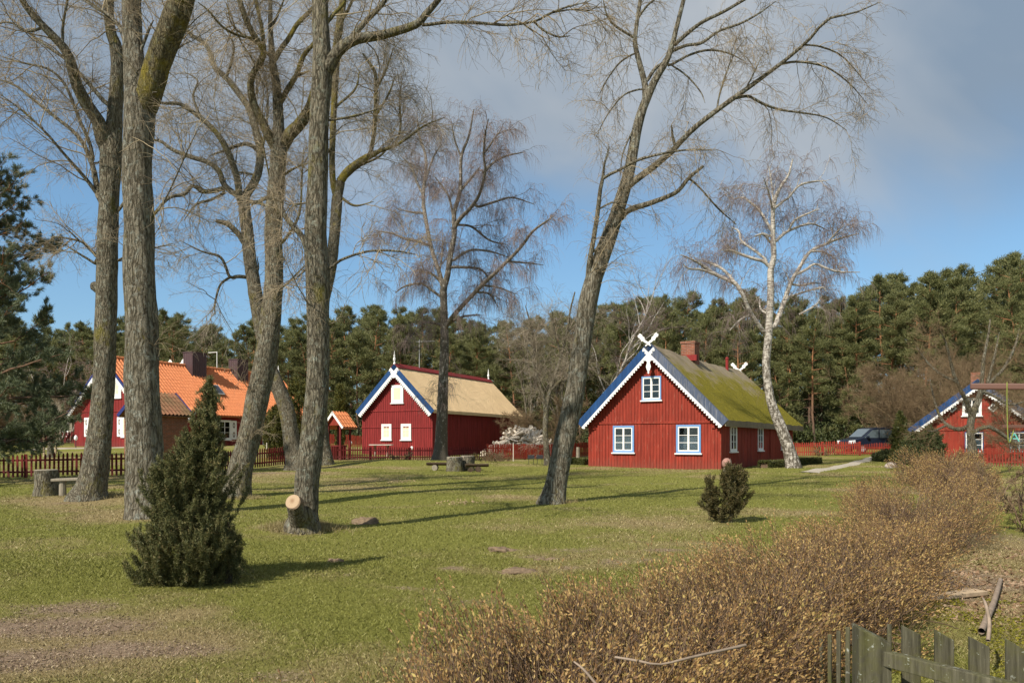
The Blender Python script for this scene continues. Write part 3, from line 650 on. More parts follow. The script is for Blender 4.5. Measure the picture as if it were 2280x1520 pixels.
traced_tree('poplar_tree', 'crooked bare tree at the red fence bending left behind the straight poplar', 'tree', None,
  [(660, 1046, 62), (656, 1020, 42), (650, 990, 36), (640, 920, 34), (623, 870, 33), (605, 830, 31), (592, 780, 30), (579, 720, 30), (568, 650, 30), (557, 580, 28), (551, 520, 27), (545, 470, 26), (545, 440, 22)],
  [[(545, 445, 20), (553, 425, 19), (572, 395, 18), (580, 343, 17), (572, 300, 17), (562, 262, 16), (553, 238, 15), (530, 207, 14), (503, 173, 12), (477, 150, 12), (467, 113, 10), (447, 90, 9), (425, 78, 7), (395, 40, 5), (370, -20, 3)],
   [(540, 460, 17), (533, 437, 16), (527, 393, 15), (507, 337, 14), (480, 293, 12), (447, 263, 10), (410, 237, 9), (393, 230, 8), (363, 230, 6), (330, 222, 4)],
   [(535, 440, 13), (500, 413, 13), (487, 380, 12), (460, 360, 11), (427, 350, 10), (383, 333, 8), (350, 312, 6), (300, 320, 4)],
   [(497, 420, 11), (453, 427, 10), (430, 413, 9), (410, 433, 8), (377, 440, 7), (340, 480, 5), (310, 520, 3)], [(500, 428, 7), (470, 445, 6), (437, 455, 5), (410, 490, 3)],
   [(548, 545, 14), (530, 520, 13), (515, 505, 12), (500, 496, 11), (480, 491, 8), {'s': -.3}],
   [(556, 618, 9), (530, 615, 8), (512, 617, 7), (502, 592, 6), (488, 570, 6), (450, 560, 4), (400, 535, 3)], [(515, 615, 6), (490, 635, 5), (478, 680, 4), (480, 700, 2.5)],
   [(577, 335, 9), (555, 322, 9), (533, 323, 8), (500, 335, 6), (467, 347, 5)], [(577, 390, 6), (545, 385, 5), (525, 378, 4), (528, 330, 3)],
   [(503, 175, 7), (515, 140, 6), (520, 100, 5), (500, 60, 3)], [(447, 263, 6), (430, 215, 5), (440, 180, 4), (410, 160, 3)], [(570, 450, 8), (592, 458, 7), (605, 462, 7), {'s': .2}],
   [(560, 640, 5), (575, 600, 4), (572, 570, 3)], [(580, 340, 7), (592, 290, 6), (596, 220, 5), (590, 160, 3)]],
  M['poplar_grey'], M['twig_grey'], pop(150, 1000, 4000, (1.2, 3.4), (.7, 2.0), (.4, 1.1), tw=.06, rm=1.5), seed=23)

traced_tree('poplar_tree', 'bare poplar leaning to the right in front of the mossy roofed red house', 'tree', None,
  [(1228, 1120, 72), (1232, 1100, 56), (1241, 1060, 48), (1262, 960, 46), (1284, 850, 43), (1298, 750, 40), (1308, 680, 42), (1320, 630, 39), (1340, 570, 37), (1362, 510, 33), (1385, 440, 29), (1402, 375, 25), (1417, 295, 22), (1430, 245, 20), (1440, 220, 19), (1460, 175, 16), (1482, 140, 14), (1497, 100, 12), (1508, 55, 10), (1522, 0, 9), (1545, -90, 5)],
  [[(1437, 228, 15), (1436, 190, 14), (1425, 145, 12), (1416, 110, 11), (1414, 85, 10), (1419, 45, 9), (1427, -10, 8), (1440, -90, 4)], [(1413, 85, 6), (1385, 68, 6), (1363, 52, 5), (1350, 30, 4), (1343, 0, 4)],
   [(1440, 180, 8), (1460, 152, 8), (1485, 138, 7)], [(1421, 40, 6), (1440, 14, 5), (1470, -10, 4)],
   [(1502, 100, 9), (1530, 75, 9), (1563, 50, 8), (1610, 27, 7), (1657, 0, 6), (1710, -30, 4)],
   [(1500, 112, 8), (1530, 101, 7), (1562, 96, 7), (1600, 70, 6), (1650, 52, 5), (1690, 30, 4), (1728, 3, 3)],
   [(1493, 145, 6), (1530, 125, 5), (1575, 112, 5), (1620, 118, 4), (1660, 138, 3)], [(1495, 145, 4), (1530, 170, 4), (1560, 205, 3), (1570, 230, 2)],
   [(1398, 415, 17), (1410, 405, 16), (1430, 390, 15), (1453, 373, 15), (1478, 352, 14), (1500, 333, 13), (1537, 293, 12), (1600, 243, 11), (1660, 200, 10), (1710, 163, 9), (1750, 133, 8), (1800, 90, 7), (1843, 43, 6), (1900, 30, 4), (1960, 5, 3), {'s': -.2}],
   [(1640, 218, 7), (1668, 215, 6), (1700, 232, 6), (1740, 245, 5), (1790, 252, 4), (1840, 262, 3), (1885, 290, 2)], [(1742, 142, 5), (1780, 138, 5), (1840, 150, 4), (1890, 185, 3), (1930, 230, 2)],
   [(1505, 330, 6), (1498, 305, 6), (1495, 278, 5)], [(1597, 240, 4), (1605, 200, 4), (1630, 130, 3), (1662, 82, 3)], [(1660, 198, 4), (1680, 160, 3), (1702, 112, 2)], [(1790, 100, 4), (1830, 105, 4), (1880, 130, 3), (1940, 200, 2)],
   [(1378, 490, 13), (1393, 473, 13), (1412, 463, 13), (1440, 455, 12), (1480, 440, 10), (1510, 425, 9), (1535, 395, 8), (1566, 370, 6)], [(1540, 402, 5), (1560, 420, 4), (1600, 465, 4), (1640, 500, 3)],
   [(1312, 655, 17), (1310, 620, 14), (1313, 580, 12), (1322, 530, 11), (1331, 470, 10), (1337, 420, 9), (1342, 398, 8), (1345, 370, 5), (1351, 345, 4), (1357, 326, 3), {'s': -.2}],
   [(1342, 398, 7), (1360, 387, 7), (1380, 378, 6), (1420, 357, 6), (1480, 341, 5), (1530, 334, 4), (1585, 335, 3)], [(1334, 465, 4), (1360, 452, 4), (1385, 450, 3)], [(1322, 560, 4), (1340, 545, 4), (1350, 540, 4)],
   [(1425, 265, 5), (1410, 290, 5), (1395, 320, 4), (1385, 350, 3), (1380, 400, 3)], [(1420, 200, 4), (1385, 215, 4), (1350, 260, 3), (1325, 310, 2)], [(1412, 120, 4), (1380, 140, 4), (1350, 180, 3), (1330, 220, 2)]],
  M['poplar_b'], M['twig'], {'trunkw': .05, 'levels': [
        dict(count=260, n=10, L=(.5, 1.9), ang=(30, 80), droop=-.10, wander=.14, tmin=.1, up=.25, rk=.007, rmin=.006, tipk=.35, sides=5),
        dict(count=2100, n=8, L=(.3, 1.1), ang=(25, 70), droop=-.10, wander=.13, tmin=.15, up=.1, rk=.005, rmin=.004, tipk=.4),
        dict(count=6500, n=6, L=(.15, .55), ang=(20, 60), droop=-.08, wander=.13, tmin=.15, rk=.005, rmin=.003, tipk=.5)]}, seed=27)

def bir(k1, k2, k3, s=1.0):
    return {'trunkw': .15, 'l1': True, 'levels': [
        dict(count=k1, n=8, L=(.7*s, 2.4*s), ang=(25, 65), droop=-.03, wander=.17, tmin=.1, up=.25, rk=.010, rmin=.012, tipk=.35, sides=5),
        dict(count=k2, n=8, L=(.4*s, 1.4*s), ang=(25, 70), droop=-.16, wander=.14, tmin=.15, up=.15, rk=.006, rmin=.0075, tipk=.45),
        dict(count=k3, n=6, L=(.4*s, 1.3*s), ang=(20, 70), droop=-.50, wander=.09, tmin=.2, rk=.004, rmin=.0045, tipk=.55)]}
traced_tree('birch_tree', 'tall weeping birch with purplish twigs in front of the straw roofed house', 'tree', 45.5,
  [(979, 1026, 44), (981, 1005, 32), (983, 970, 27), (985, 900, 24), (988, 820, 21), (990, 740, 18), (988, 680, 16), (988, 640, 16), (996, 615, 13), (1003, 568, 12), (1012, 520, 11), (1011, 476, 10), (1025, 421, 8), (1027, 350, 7), (1044, 303, 5), (1055, 244, 3)],
  [[(986, 645, 11), (981, 616, 10), (961, 554, 9), (950, 500, 9), (942, 443, 8), (948, 384, 7), (948, 347, 6), (933, 300, 5), (929, 255, 3)], [(945, 440, 6), (930, 410, 5), (915, 370, 4), (890, 345, 3)], [(948, 400, 5), (965, 350, 4), (985, 320, 3)],
   [(1010, 510, 10), (1025, 486, 9), (1045, 466, 8), (1066, 436, 7), (1080, 384, 6), (1077, 347, 5), (1080, 300, 4), (1088, 265, 3)], [(1077, 385, 6), (1091, 369, 6), (1110, 355, 5), (1135, 345, 4), (1165, 340, 3)], [(1079, 340, 5), (1100, 310, 4), (1118, 285, 3)],
   [(1025, 425, 6), (1050, 395, 5), (1070, 370, 4)], [(1008, 478, 5), (1000, 440, 5), (985, 415, 4), (965, 390, 3)], [(1027, 350, 4), (1012, 310, 4), (1005, 270, 3)],
   [(991, 735, 10), (1000, 715, 10), (1018, 693, 10), (1073, 635, 9), (1100, 610, 8), (1128, 583, 8), (1160, 550, 7), (1184, 517, 6), (1213, 495, 4), (1235, 480, 3)], [(1130, 582, 5), (1170, 585, 4), (1210, 590, 3)], [(1075, 635, 5), (1110, 640, 4), (1150, 655, 3)],
   [(983, 662, 6), (960, 645, 6), (937, 631, 5), (900, 638, 4), (880, 652, 3)], [(983, 630, 6), (965, 612, 5), (940, 605, 4)], [(955, 546, 6), (930, 537, 6), (900, 531, 5), (874, 520, 4), (834, 513, 3)], [(945, 475, 5), (915, 472, 4), (885, 465, 3)],
   [(1008, 580, 6), (1030, 565, 6), (1056, 556, 5), (1100, 562, 4), (1145, 578, 3)], [(1002, 595, 6), (1030, 595, 6), (1066, 598, 5), (1085, 615, 4), (1090, 640, 3)], [(1066, 460, 6), (1100, 450, 5), (1140, 440, 4), (1190, 455, 3)], [(1014, 500, 5), (1050, 505, 5), (1090, 535, 4), (1130, 545, 3)],
   [(985, 725, 6), (960, 718, 5), (935, 722, 4), (920, 745, 3)], [(1000, 720, 6), (1030, 705, 5), (1070, 700, 4)], [(1060, 650, 5), (1090, 655, 4), (1110, 685, 3)], [(978, 605, 4), (984, 570, 4), (986, 520, 3)]],
  M['birch_dark'], M['twig_red'], bir(280, 2600, 18500, 1.12), limbm=M['birch_limb'], seed=31, spread=.5)

traced_tree('birch_tree', 'white weeping birch with curved trunk beside the mossy roofed red house', 'tree', 37.0,
  [(1767, 1044, 38), (1762, 1020, 30), (1752, 985, 26), (1738, 950, 24), (1722, 910, 21), (1711, 865, 18), (1706, 820, 17), (1709, 770, 17), (1713, 715, 16), (1716, 656, 15), (1716, 605, 14), (1723, 573, 12), (1721, 531, 11), (1721, 493, 10), (1722, 463, 9), (1729, 434, 8), (1742, 410, 6), (1756, 389, 5), (1765, 354, 3)],
  [[(1706, 745, 11), (1690, 725, 10), (1670, 694, 9), (1652, 653, 9), (1638, 632, 8), (1593, 611, 8), (1555, 585, 6), (1516, 567, 4)], [(1640, 633, 7), (1610, 600, 6), (1580, 585, 5), (1555, 580, 3)], [(1590, 610, 6), (1560, 600, 5), (1535, 598, 4), (1520, 588, 3)],
   [(1712, 592, 8), (1700, 582, 8), (1679, 576, 7), (1652, 567, 6), (1630, 558, 5), (1608, 557, 4)], [(1706, 580, 6), (1690, 565, 6), (1652, 537, 5), (1645, 515, 4), (1626, 505, 3)], [(1720, 515, 7), (1705, 492, 6), (1691, 469, 6), (1670, 450, 5), (1655, 440, 4), (1635, 442, 3)],
   [(1712, 525, 5), (1695, 520, 4), (1690, 540, 3)], [(1716, 540, 5), (1700, 522, 5), (1680, 525, 4)], [(1721, 470, 5), (1712, 430, 4), (1700, 395, 3)], [(1722, 450, 4), (1718, 410, 4), (1712, 370, 3)],
   [(1722, 730, 13), (1732, 709, 12), (1740, 690, 11), (1747, 670, 11), (1755, 645, 10), (1762, 626, 9), (1783, 591, 8), (1803, 561, 7), (1839, 543, 6), (1869, 531, 5), (1913, 520, 3)], [(1775, 610, 6), (1795, 600, 6), (1815, 588, 5), (1845, 599, 5), (1869, 605, 4), (1915, 606, 3)], [(1760, 632, 5), (1785, 635, 5), (1810, 630, 4), (1830, 632, 3)],
   [(1727, 537, 7), (1740, 525, 7), (1756, 514, 6), (1786, 502, 5), (1812, 499, 4), (1845, 514, 3)], [(1755, 515, 5), (1770, 490, 5), (1800, 475, 4), (1825, 465, 3)], [(1729, 460, 6), (1745, 447, 6), (1756, 440, 5), (1780, 413, 5), (1815, 404, 4), (1840, 403, 3)], [(1803, 560, 5), (1830, 560, 4), (1860, 575, 3)],
   [(1840, 543, 4), (1860, 520, 4), (1880, 500, 3)], [(1716, 700, 5), (1695, 690, 5), (1690, 660, 4)], [(1670, 700, 5), (1645, 715, 5), (1625, 735, 3)], [(1760, 660, 5), (1790, 650, 4), (1830, 640, 4), (1840, 650, 3)], [(1780, 700, 5), (1815, 680, 4), (1830, 660, 3)]],
  M['birch_white'], M['twig_red'], bir(210, 1600, 9000, .95), seed=35, spread=.5)

traced_tree('bare_tree', 'thin dark bare tree between the firewood heap and the leaning poplar', 'tree', None,
  [(1219, 1036, 18), (1217, 1000, 13), (1214, 960, 12), (1216, 920, 12), (1222, 880, 9), (1236, 835, 7), (1250, 790, 6), (1262, 740, 5), (1270, 690, 4), (1280, 650, 3)],
  [[(1215, 925, 9), (1211, 890, 8), (1200, 850, 7), (1188, 810, 6), (1190, 770, 5), (1180, 720, 4), (1170, 680, 3)], [(1226, 870, 6), (1245, 850, 6), (1262, 830, 5), (1275, 800, 4), (1290, 760, 3)], [(1190, 800, 5), (1170, 770, 4), (1150, 720, 3)], [(1250, 790, 5), (1235, 740, 4), (1228, 690, 3)], [(1262, 740, 4), (1290, 715, 3), (1310, 690, 2.5)]],
  M['poplar_grey'], M['twig_grey'], pop(70, 500, 2200, (.8, 2.2), (.5, 1.5), (.3, .9), rm=1.4), seed=39)
traced_tree('fruit_tree', 'gnarled bare fruit tree in front of the far right red house', 'tree', 31.0,
  [(2166, 1015, 22), (2164, 985, 17), (2160, 955, 15), (2166, 920, 15), (2178, 890, 12), (2186, 850, 9), (2190, 800, 7), (2200, 750, 5), (2205, 710, 3)],
  [[(2162, 945, 11), (2140, 955, 9), (2115, 950, 8), (2095, 930, 6), (2080, 890, 5), (2070, 840, 3)], [(2164, 930, 11), (2150, 890, 9), (2130, 850, 8), (2115, 800, 6), (2105, 760, 4), (2090, 730, 3)], [(2180, 885, 9), (2205, 850, 8), (2235, 820, 6), (2260, 770, 5), (2270, 730, 3)],
   [(2170, 960, 10), (2200, 950, 9), (2230, 965, 8), (2260, 985, 7), (2300, 985, 5)], [(2185, 870, 7), (2210, 880, 6), (2250, 900, 5), (2290, 890, 3)], [(2130, 850, 6), (2090, 830, 5), (2060, 800, 4), (2040, 770, 3)], [(2110, 945, 5), (2075, 960, 4), (2050, 950, 3)], [(2200, 850, 6), (2215, 790, 5), (2225, 740, 3)]],
  M['poplar_grey'], M['twig_brown'], pop(70, 380, 1500, (.5, 1.5), (.3, 1.0), (.2, .6), dr=.0), seed=41)
traced_tree('fruit_tree', 'small forked fruit tree on the lawn behind the red fence, far left', 'tree', 47.0,
  [(113, 1010, 16), (112, 985, 11), (110, 955, 9), (106, 930, 6), (100, 905, 4)], [[(111, 965, 7), (121, 950, 6), (126, 935, 5), (140, 915, 4), (160, 905, 3)], [(108, 940, 5), (90, 925, 4), (70, 915, 3)], [(106, 930, 4), (118, 905, 3), (125, 880, 2.5)]],
  M['poplar_grey'], M['twig_brown'], pop(60, 420, 1600, (.5, 1.6), (.4, 1.1), (.2, .7), dr=.0), seed=43)

# ---------------------------------------------------------------- self grown bare trees of the middle distance
def bare_proto(seed, h, stems, r0, spread, k=(50, 420, 2200), bl=1.0):
    r = np.random.default_rng(seed); T = Tubes(); PL = []; PR = []
    for s in range(stems):
        a = r.random()*math.tau; pts = [np.array([0, 0, -.3])]; d = np.array([math.cos(a)*spread, math.sin(a)*spread, 1.0]) if stems > 1 else np.array([.04*math.cos(a), .04*math.sin(a), 1])
        hh = h*(.7+.3*r.random()) if stems > 1 else h
        for i in range(13):
            d = d+r.normal(size=3)*np.array([.13, .13, .02]); d /= np.linalg.norm(d); pts.append(pts[-1]+d*hh/13)
        p = np.array(pts); rd = r0*np.linspace(1.15, .1, 14)/(1 if stems == 1 else stems**.35); T.add(p, rd, 7); PL.append(p); PR.append(rd)
    PL, PR = np.array(PL), np.array(PR)
    a = grow(PL, PR, 8+int(10/stems)*stems, 14, (h*.25*bl, h*.5*bl), (25, 55), .01, .13, r, tmin=.25, up=.35, rk=.013, rmin=.015, tipk=.2); T.add(a[0], a[1], 6)
    A = (np.concatenate([PL, a[0]]), np.concatenate([PR, a[1]])); G = Tubes()
    for i, (cnt, L) in enumerate(zip(k, ((h*.10, h*.25), (h*.05, h*.14), (h*.03, h*.08)))):
        A = grow(A[0], A[1], cnt, 7, L, (20, 65), -.02, .15, r, tmin=.15, up=.12, rk=.007, rmin=(.010, .007, .0058)[i], tipk=.4); G.add(A[0], A[1], 4 if i == 0 else 3)
    return T, G
def bare_thing(name, label, cat_, pos, seed, h, stems, r0, spread, barkm, twigm, k=(50, 420, 2200), group=None, bl=1.0):
    T, G = bare_proto(seed, h, stems, r0, spread, k, bl); ro = thing(name, label, cat_, pos, 0, group)
    T.build('trunk', barkm, ro); G.build('crown', twigm, ro); return ro
def hgt(px, py, Y): return CZ+(HY-py)/F*Y-GY(px, Y)[2]
for px, Y, py, st, bm, tm, lab, sd in [
    (1345, 64, 590, 1, 'birch_white', 'twig_red', 'slim bare birch behind the ridge of the mossy roofed house, left of the carved finial', 51),
    (1265, 62, 640, 2, 'poplar_grey', 'twig_dark', 'twin stemmed dark bare tree behind the leaning poplar', 52),
    (1415, 60, 655, 3, 'poplar_grey', 'twig_dark', 'bushy bare tree just behind the carved gable of the mossy roofed house', 53),
    (135, 66, 735, 4, 'birch_white', 'twig_red', 'pale many stemmed bare birch left of the orange roof', 54),
    (60, 62, 800, 4, 'poplar_grey', 'twig_brown', 'grey brown bare thicket tree at the far left behind the fence', 55),
    (2085, 62, 690, 2, 'poplar_grey', 'twig_brown', 'forked pale bare tree above the far right red house', 56),
    (1165, 66, 660, 2, 'poplar_grey', 'twig_dark', 'bare tree behind the right end of the straw roof', 57)]:
    h = hgt(px, py, Y)
    bare_thing('bare_tree', lab, 'tree', GY(px, Y), sd, h, st, .16 if st == 1 else .14, .38, M[bm], M[tm])
for i, (px, Y, py, lab) in enumerate([
    (2000, 58, 800, 'brown twiggy thicket left of the far right red house, behind the slim thuja'), (2060, 56, 775, 'brown twiggy thicket behind the left roof edge of the far right house'),
    (2120, 60, 760, 'brown twiggy thicket behind the ridge of the far right house'), (2190, 58, 740, 'tall brown twiggy thicket above the swing beam end'),
    (2250, 54, 720, 'tallest brown twiggy thicket at the right edge of the picture'), (2290, 42, 780, 'brown twiggy thicket at the right edge, nearest to the swing'),
    (1965, 70, 830, 'reddish brown thicket at the forest edge behind the dark van'), (1180, 62, 880, 'low brown thicket behind the firewood heap'), (1245, 60, 860, 'low brown thicket left of the mossy roofed house'), (20, 58, 880, 'low grey thicket under the near pine')]):
    bare_thing('bare_thicket', lab, 'thicket', GY(px, Y), 70+i, hgt(px, py, Y), 8, .06, .55, M['twig_brown'], M['twig_brown'], (160, 1700, 9000), 'bare thickets round the houses', 1.25)
for i, (px, Y, h, lab) in enumerate([(1092, 44, 1.15, 'small red brown bush at the fence right of the birch foot'), (1122, 45, 1.0, 'low red brown bush at the fence below the firewood heap'), (890, 43, 1.1, 'thin bare sapling bush on the mound before the straw roofed house'),
    (1830, 55, 1.3, 'low brown bush right of the white birch'), (1870, 56, 1.2, 'low brown bush at the bend of the path'), (2235, 18, 1.6, 'reddish brown bush under the swing beam'), (2285, 15, 1.7, 'reddish brown bush at the right edge behind the hedge'), (1090, 46, 1.0, 'wispy low bush beside the fence post')]):
    bare_thing('bare_bush', lab, 'bush', GY(px, Y), 90+i, h, 9, .02, .8, M['hedge_twig'], M['twig_brown'], (60, 420, 1500), 'leafless low bushes', 1.3)
# ---------------------------------------------------------------- evergreens
def needles(c, d, m, l, w, r, spread=.8, jit=.02):
    n = len(c); c = np.repeat(c, m, 0); d = np.repeat(d, m, 0); N = len(c)
    q = d+r.normal(size=(N, 3))*spread; q /= np.linalg.norm(q, axis=1)[:, None]
    b = c+r.normal(size=(N, 3))*jit; s = np.cross(q, r.normal(size=(N, 3))); s /= np.linalg.norm(s, axis=1)[:, None]+1e-9
    ll = l*(.6+.8*r.random((N, 1))); ww = w*(.7+.6*r.random((N, 1))); t = b+q*ll
    return np.stack([b-s*ww, b+s*ww, t+s*ww*.35, t-s*ww*.35], 1)

def quads(name, V, mat, parent=None, off=None, loc=None):
    return npmesh(name, V, np.arange(len(V)*4).reshape(-1, 4), mat, parent, off, loc=loc)

def conifer(name, label, cat_, pos, profs, mat, shoots, ls, pts, m, l, w, seed, stem=M['poplar_grey'], stem_r=.05, out=.4, lump=.25, group=None, dead=None):
    r = np.random.default_rng(seed); ro = thing(name, label, cat_, pos, 0, group); VV = []; T = Tubes()
    for (prof, share) in profs:
        pz = np.array([p[0] for p in prof]); pr = np.array([p[1] for p in prof]); px_ = np.array([p[2] for p in prof]); py_ = np.array([p[3] if len(p) > 3 else 0 for p in prof])
        k = int(shoots*share); zz = np.linspace(pz[0], pz[-1], 300); wgt = np.interp(zz, pz, pr)+.03; z = r.choice(zz, k, p=wgt/wgt.sum())
        a = r.random(k)*math.tau; lumps = 1+lump*(vnoise(a*1.9, z/(pz[-1]*.11)+seed, seed)-.5)*2
        rr = np.interp(z, pz, pr)*lumps*(1-.5*r.random(k)**2.2)*(1+.11*r.normal(size=k))
        tip = np.stack([np.interp(z, pz, px_)+rr*np.cos(a), np.interp(z, pz, py_)+rr*np.sin(a), z], 1)
        d = np.stack([np.cos(a)*out, np.sin(a)*out, np.ones(k)], 1)+r.normal(size=(k, 3))*.22; d /= np.linalg.norm(d, axis=1)[:, None]
        L = ls*(.5+.9*r.random(k)); tt = np.linspace(0, 1, pts); dd = d+np.stack([np.cos(a), np.sin(a), 0*a], 1)*.25
        C_ = tip[:, None]-d[:, None]*(tt[None, :, None]*L[:, None, None])-np.stack([np.cos(a), np.sin(a), 0*a], 1)[:, None]*(tt[None, :, None]**2*L[:, None, None]*.25)
        D_ = np.repeat(d[:, None], pts, 1)
        C_ = C_.reshape(-1, 3); D_ = D_.reshape(-1, 3); kz = C_[:, 2] > .02; VV.append(needles(C_[kz], D_[kz], m, l, w, r, .75, l*.35))
        ax = np.stack([np.interp(pz, pz, px_), np.interp(pz, pz, py_), pz], 1)
        ax = np.concatenate([[[ax[0, 0]*.9, ax[0, 1], -.15]], ax]); cc = cat(np.column_stack([ax, np.linspace(1, .15, len(ax))*stem_r]), 14); T.add(cc[:, :3], cc[:, 3], 7)
    T.build('trunk', stem, ro); quads('foliage', np.concatenate(VV), mat, ro); return ro

def prof(Y, base_px, rows): # rows of photo (py, half width px, centre px) at distance Y
    b = GP(*base_px) if Y is None else GY(base_px[0], Y); s = b[1]/F
    return b, [((base_px[1]-py)*s, hw*s, (c-base_px[0])*s) for py, hw, c in rows]

b, pr_ = prof(None, (408, 1298), [(1296, 62, 408), (1262, 92, 408), (1200, 104, 411), (1140, 104, 414), (1080, 90, 420), (1020, 68, 436), (975, 45, 450), (930, 27, 460), (895, 21, 465), (865, 12, 467), (835, 3, 467)])
_, pr2 = prof(None, (520, 1250), [(1248, 10, 520), (1220, 20, 520), (1190, 15, 516), (1160, 4, 508)])
b2 = GP(408, 1298); s_ = b2[1]/F; pr2 = [((1298-py)*s_, hw*s_, (c-408)*s_) for py, hw, c in [(1250, 12, 515), (1225, 22, 520), (1190, 16, 514), (1160, 5, 508)]]
conifer('juniper_bush', 'big dark green juniper with a thin crooked top, in front of the thickest poplar', 'juniper', b, [(pr_, .95), (pr2, .05)], M['juniper'], 880, .28, 13, 22, .032, .0034, 61, out=.42, lump=.5)
b = GP(1622, 1163); s_ = b[1]/F
pr1 = [((1163-py)*s_, hw*s_, (c-1622)*s_) for py, hw, c in [(1135, 12, 1628), (1110, 24, 1632), (1080, 30, 1634), (1050, 26, 1632), (1032, 16, 1628), (1020, 5, 1626)]]
pr2 = [((1163-py)*s_, hw*s_, (c-1622)*s_) for py, hw, c in [(1150, 14, 1606), (1125, 22, 1592), (1095, 18, 1586), (1070, 12, 1582), (1052, 4, 1582)]]
conifer('juniper_bush', 'small brownish juniper with a forked stem, alone before the mossy roofed house', 'juniper', b, [(pr1, .62), (pr2, .38)], M['juniper_brown'], 190, .22, 9, 13, .045, .006, 62, out=.45, lump=.6, stem=M['poplar'], stem_r=.035)
b = GP(1922, 1118); s_ = b[1]/F
conifer('juniper_bush', 'tiny juniper seedling at the left edge of the hedge mound', 'juniper', b, [([((1118-py)*s_, hw*s_, (c-1922)*s_) for py, hw, c in [(1115, 8, 1922), (1095, 11, 1921), (1080, 4, 1921), (1072, 2, 1921)]], 1)], M['juniper_brown'], 70, .12, 7, 12, .04, .006, 63)
for px, py, Y, rows, lab, mt, sd, nm, ct in [
    (622, 996, 47, [(992, 26, 620), (960, 34, 620), (930, 28, 620), (905, 14, 620), (893, 3, 620)], 'rounded yellow green thuja in front of the orange roofed house wall', 'thuja', 64, 'thuja_bush', 'thuja'),
    (672, 1000, 50, [(995, 25, 675), (950, 42, 672), (900, 45, 670), (870, 34, 668), (846, 16, 665), (836, 3, 663)], 'tall yellow green thuja half hidden behind the middle poplar', 'thuja', 65, 'thuja_bush', 'thuja'),
    (755, 990, 60, [(980, 8, 757), (930, 14, 757), (880, 10, 757), (855, 3, 757)], 'slim yellow green conifer behind the tiled well roof', 'thuja', 66, 'thuja_bush', 'thuja'),
    (2003, 1018, 44, [(1015, 17, 2003), (980, 17, 2004), (950, 13, 2004), (925, 5, 2004), (915, 1, 2004)], 'slim conical thuja beside the dark van', 'box', 67, 'thuja_bush', 'thuja'),
    (2028, 1022, 42, [(1018, 28, 2028), (1000, 26, 2030), (980, 18, 2036), (962, 6, 2038)], 'loose young spruce between the slim thuja and the round spruce', 'spruce', 68, 'spruce_bush', 'spruce'),
    (2072, 1016, 41, [(1014, 26, 2072), (990, 26, 2072), (965, 18, 2070), (948, 4, 2068)], 'dense round spruce at the corner of the far right red house', 'spruce', 69, 'spruce_bush', 'spruce'),
    (1970, 1022, 46, [(1020, 20, 1968), (1012, 20, 1970), (1004, 8, 1974)], 'low creeping conifer at the end of the sandy path', 'spruce', 70, 'spruce_bush', 'spruce')]:
    b = GY(px, Y); s_ = Y/F; by = HY+(CZ-b[2])/s_
    conifer(nm, lab, ct, b, [([((by-q)*s_, hw*s_, (c-px)*s_) for q, hw, c in [(by-2,)+rows[0][1:]]+rows], 1)], M[mt], 420, .5, 7, 10, .11, .02, sd, out=.35, lump=.18)

# clipped box hedges at the right house
def box_hedge(p0, p1, w, h, lab, seed, n=5200):
    r = np.random.default_rng(seed); p0 = np.array(p0); p1 = np.array(p1); d = p1-p0; L = np.hypot(*d[:2]); d = d/L; nn = np.array([-d[1], d[0], 0])
    u = r.random(n)*L; u = np.where(r.random(n) < .10, r.choice([.02, L-.02], n), u); v = (r.random(n)-.5)*w; z = r.random(n)*h; f = r.integers(0, 4, n)
    z = np.where(f < 2, h*(1-.06*r.random(n)), z); v = np.where(f == 2, -w/2, np.where(f == 3, w/2, v))
    c = p0[None]+u[:, None]*d+v[:, None]*nn+r.normal(size=(n, 3))*.015; c[:, 2] = g(c[:, 0], c[:, 1])+z
    o = np.where((f < 2)[:, None], np.array([0, 0, 1.0]), np.sign(v)[:, None]*nn)
    ro = thing('box_hedge', lab, 'hedge', GY((p0[0]/p0[1]*F+CX), p0[1]), 0)
    quads('foliage', needles(c, o, 3, .05, .014, r, .9, .02), M['box'], ro, ro.location)
    mb = MB(); q = p0-nn*w*.42; mb.box(q+d*.12+np.array([0, 0, -.05]), d*(L-.24), nn*w*.84, (0, 0, h*.9)); mb.build('branch_core', M['hedge_twig'], ro, off=ro.location)
box_hedge(GY(1700, 38.5), GY(1760, 40.5), .5, .32, 'clipped box hedge left of the white birch foot, along the red house wall', 3)
box_hedge(GY(1772, 41), GY(1818, 43.5), .5, .30, 'clipped box hedge right of the white birch foot', 4)
box_hedge(GY(1262, 43), GY(1312, 40.5), .6, .28, 'low dark box hedge at the left corner of the mossy roofed house', 5)

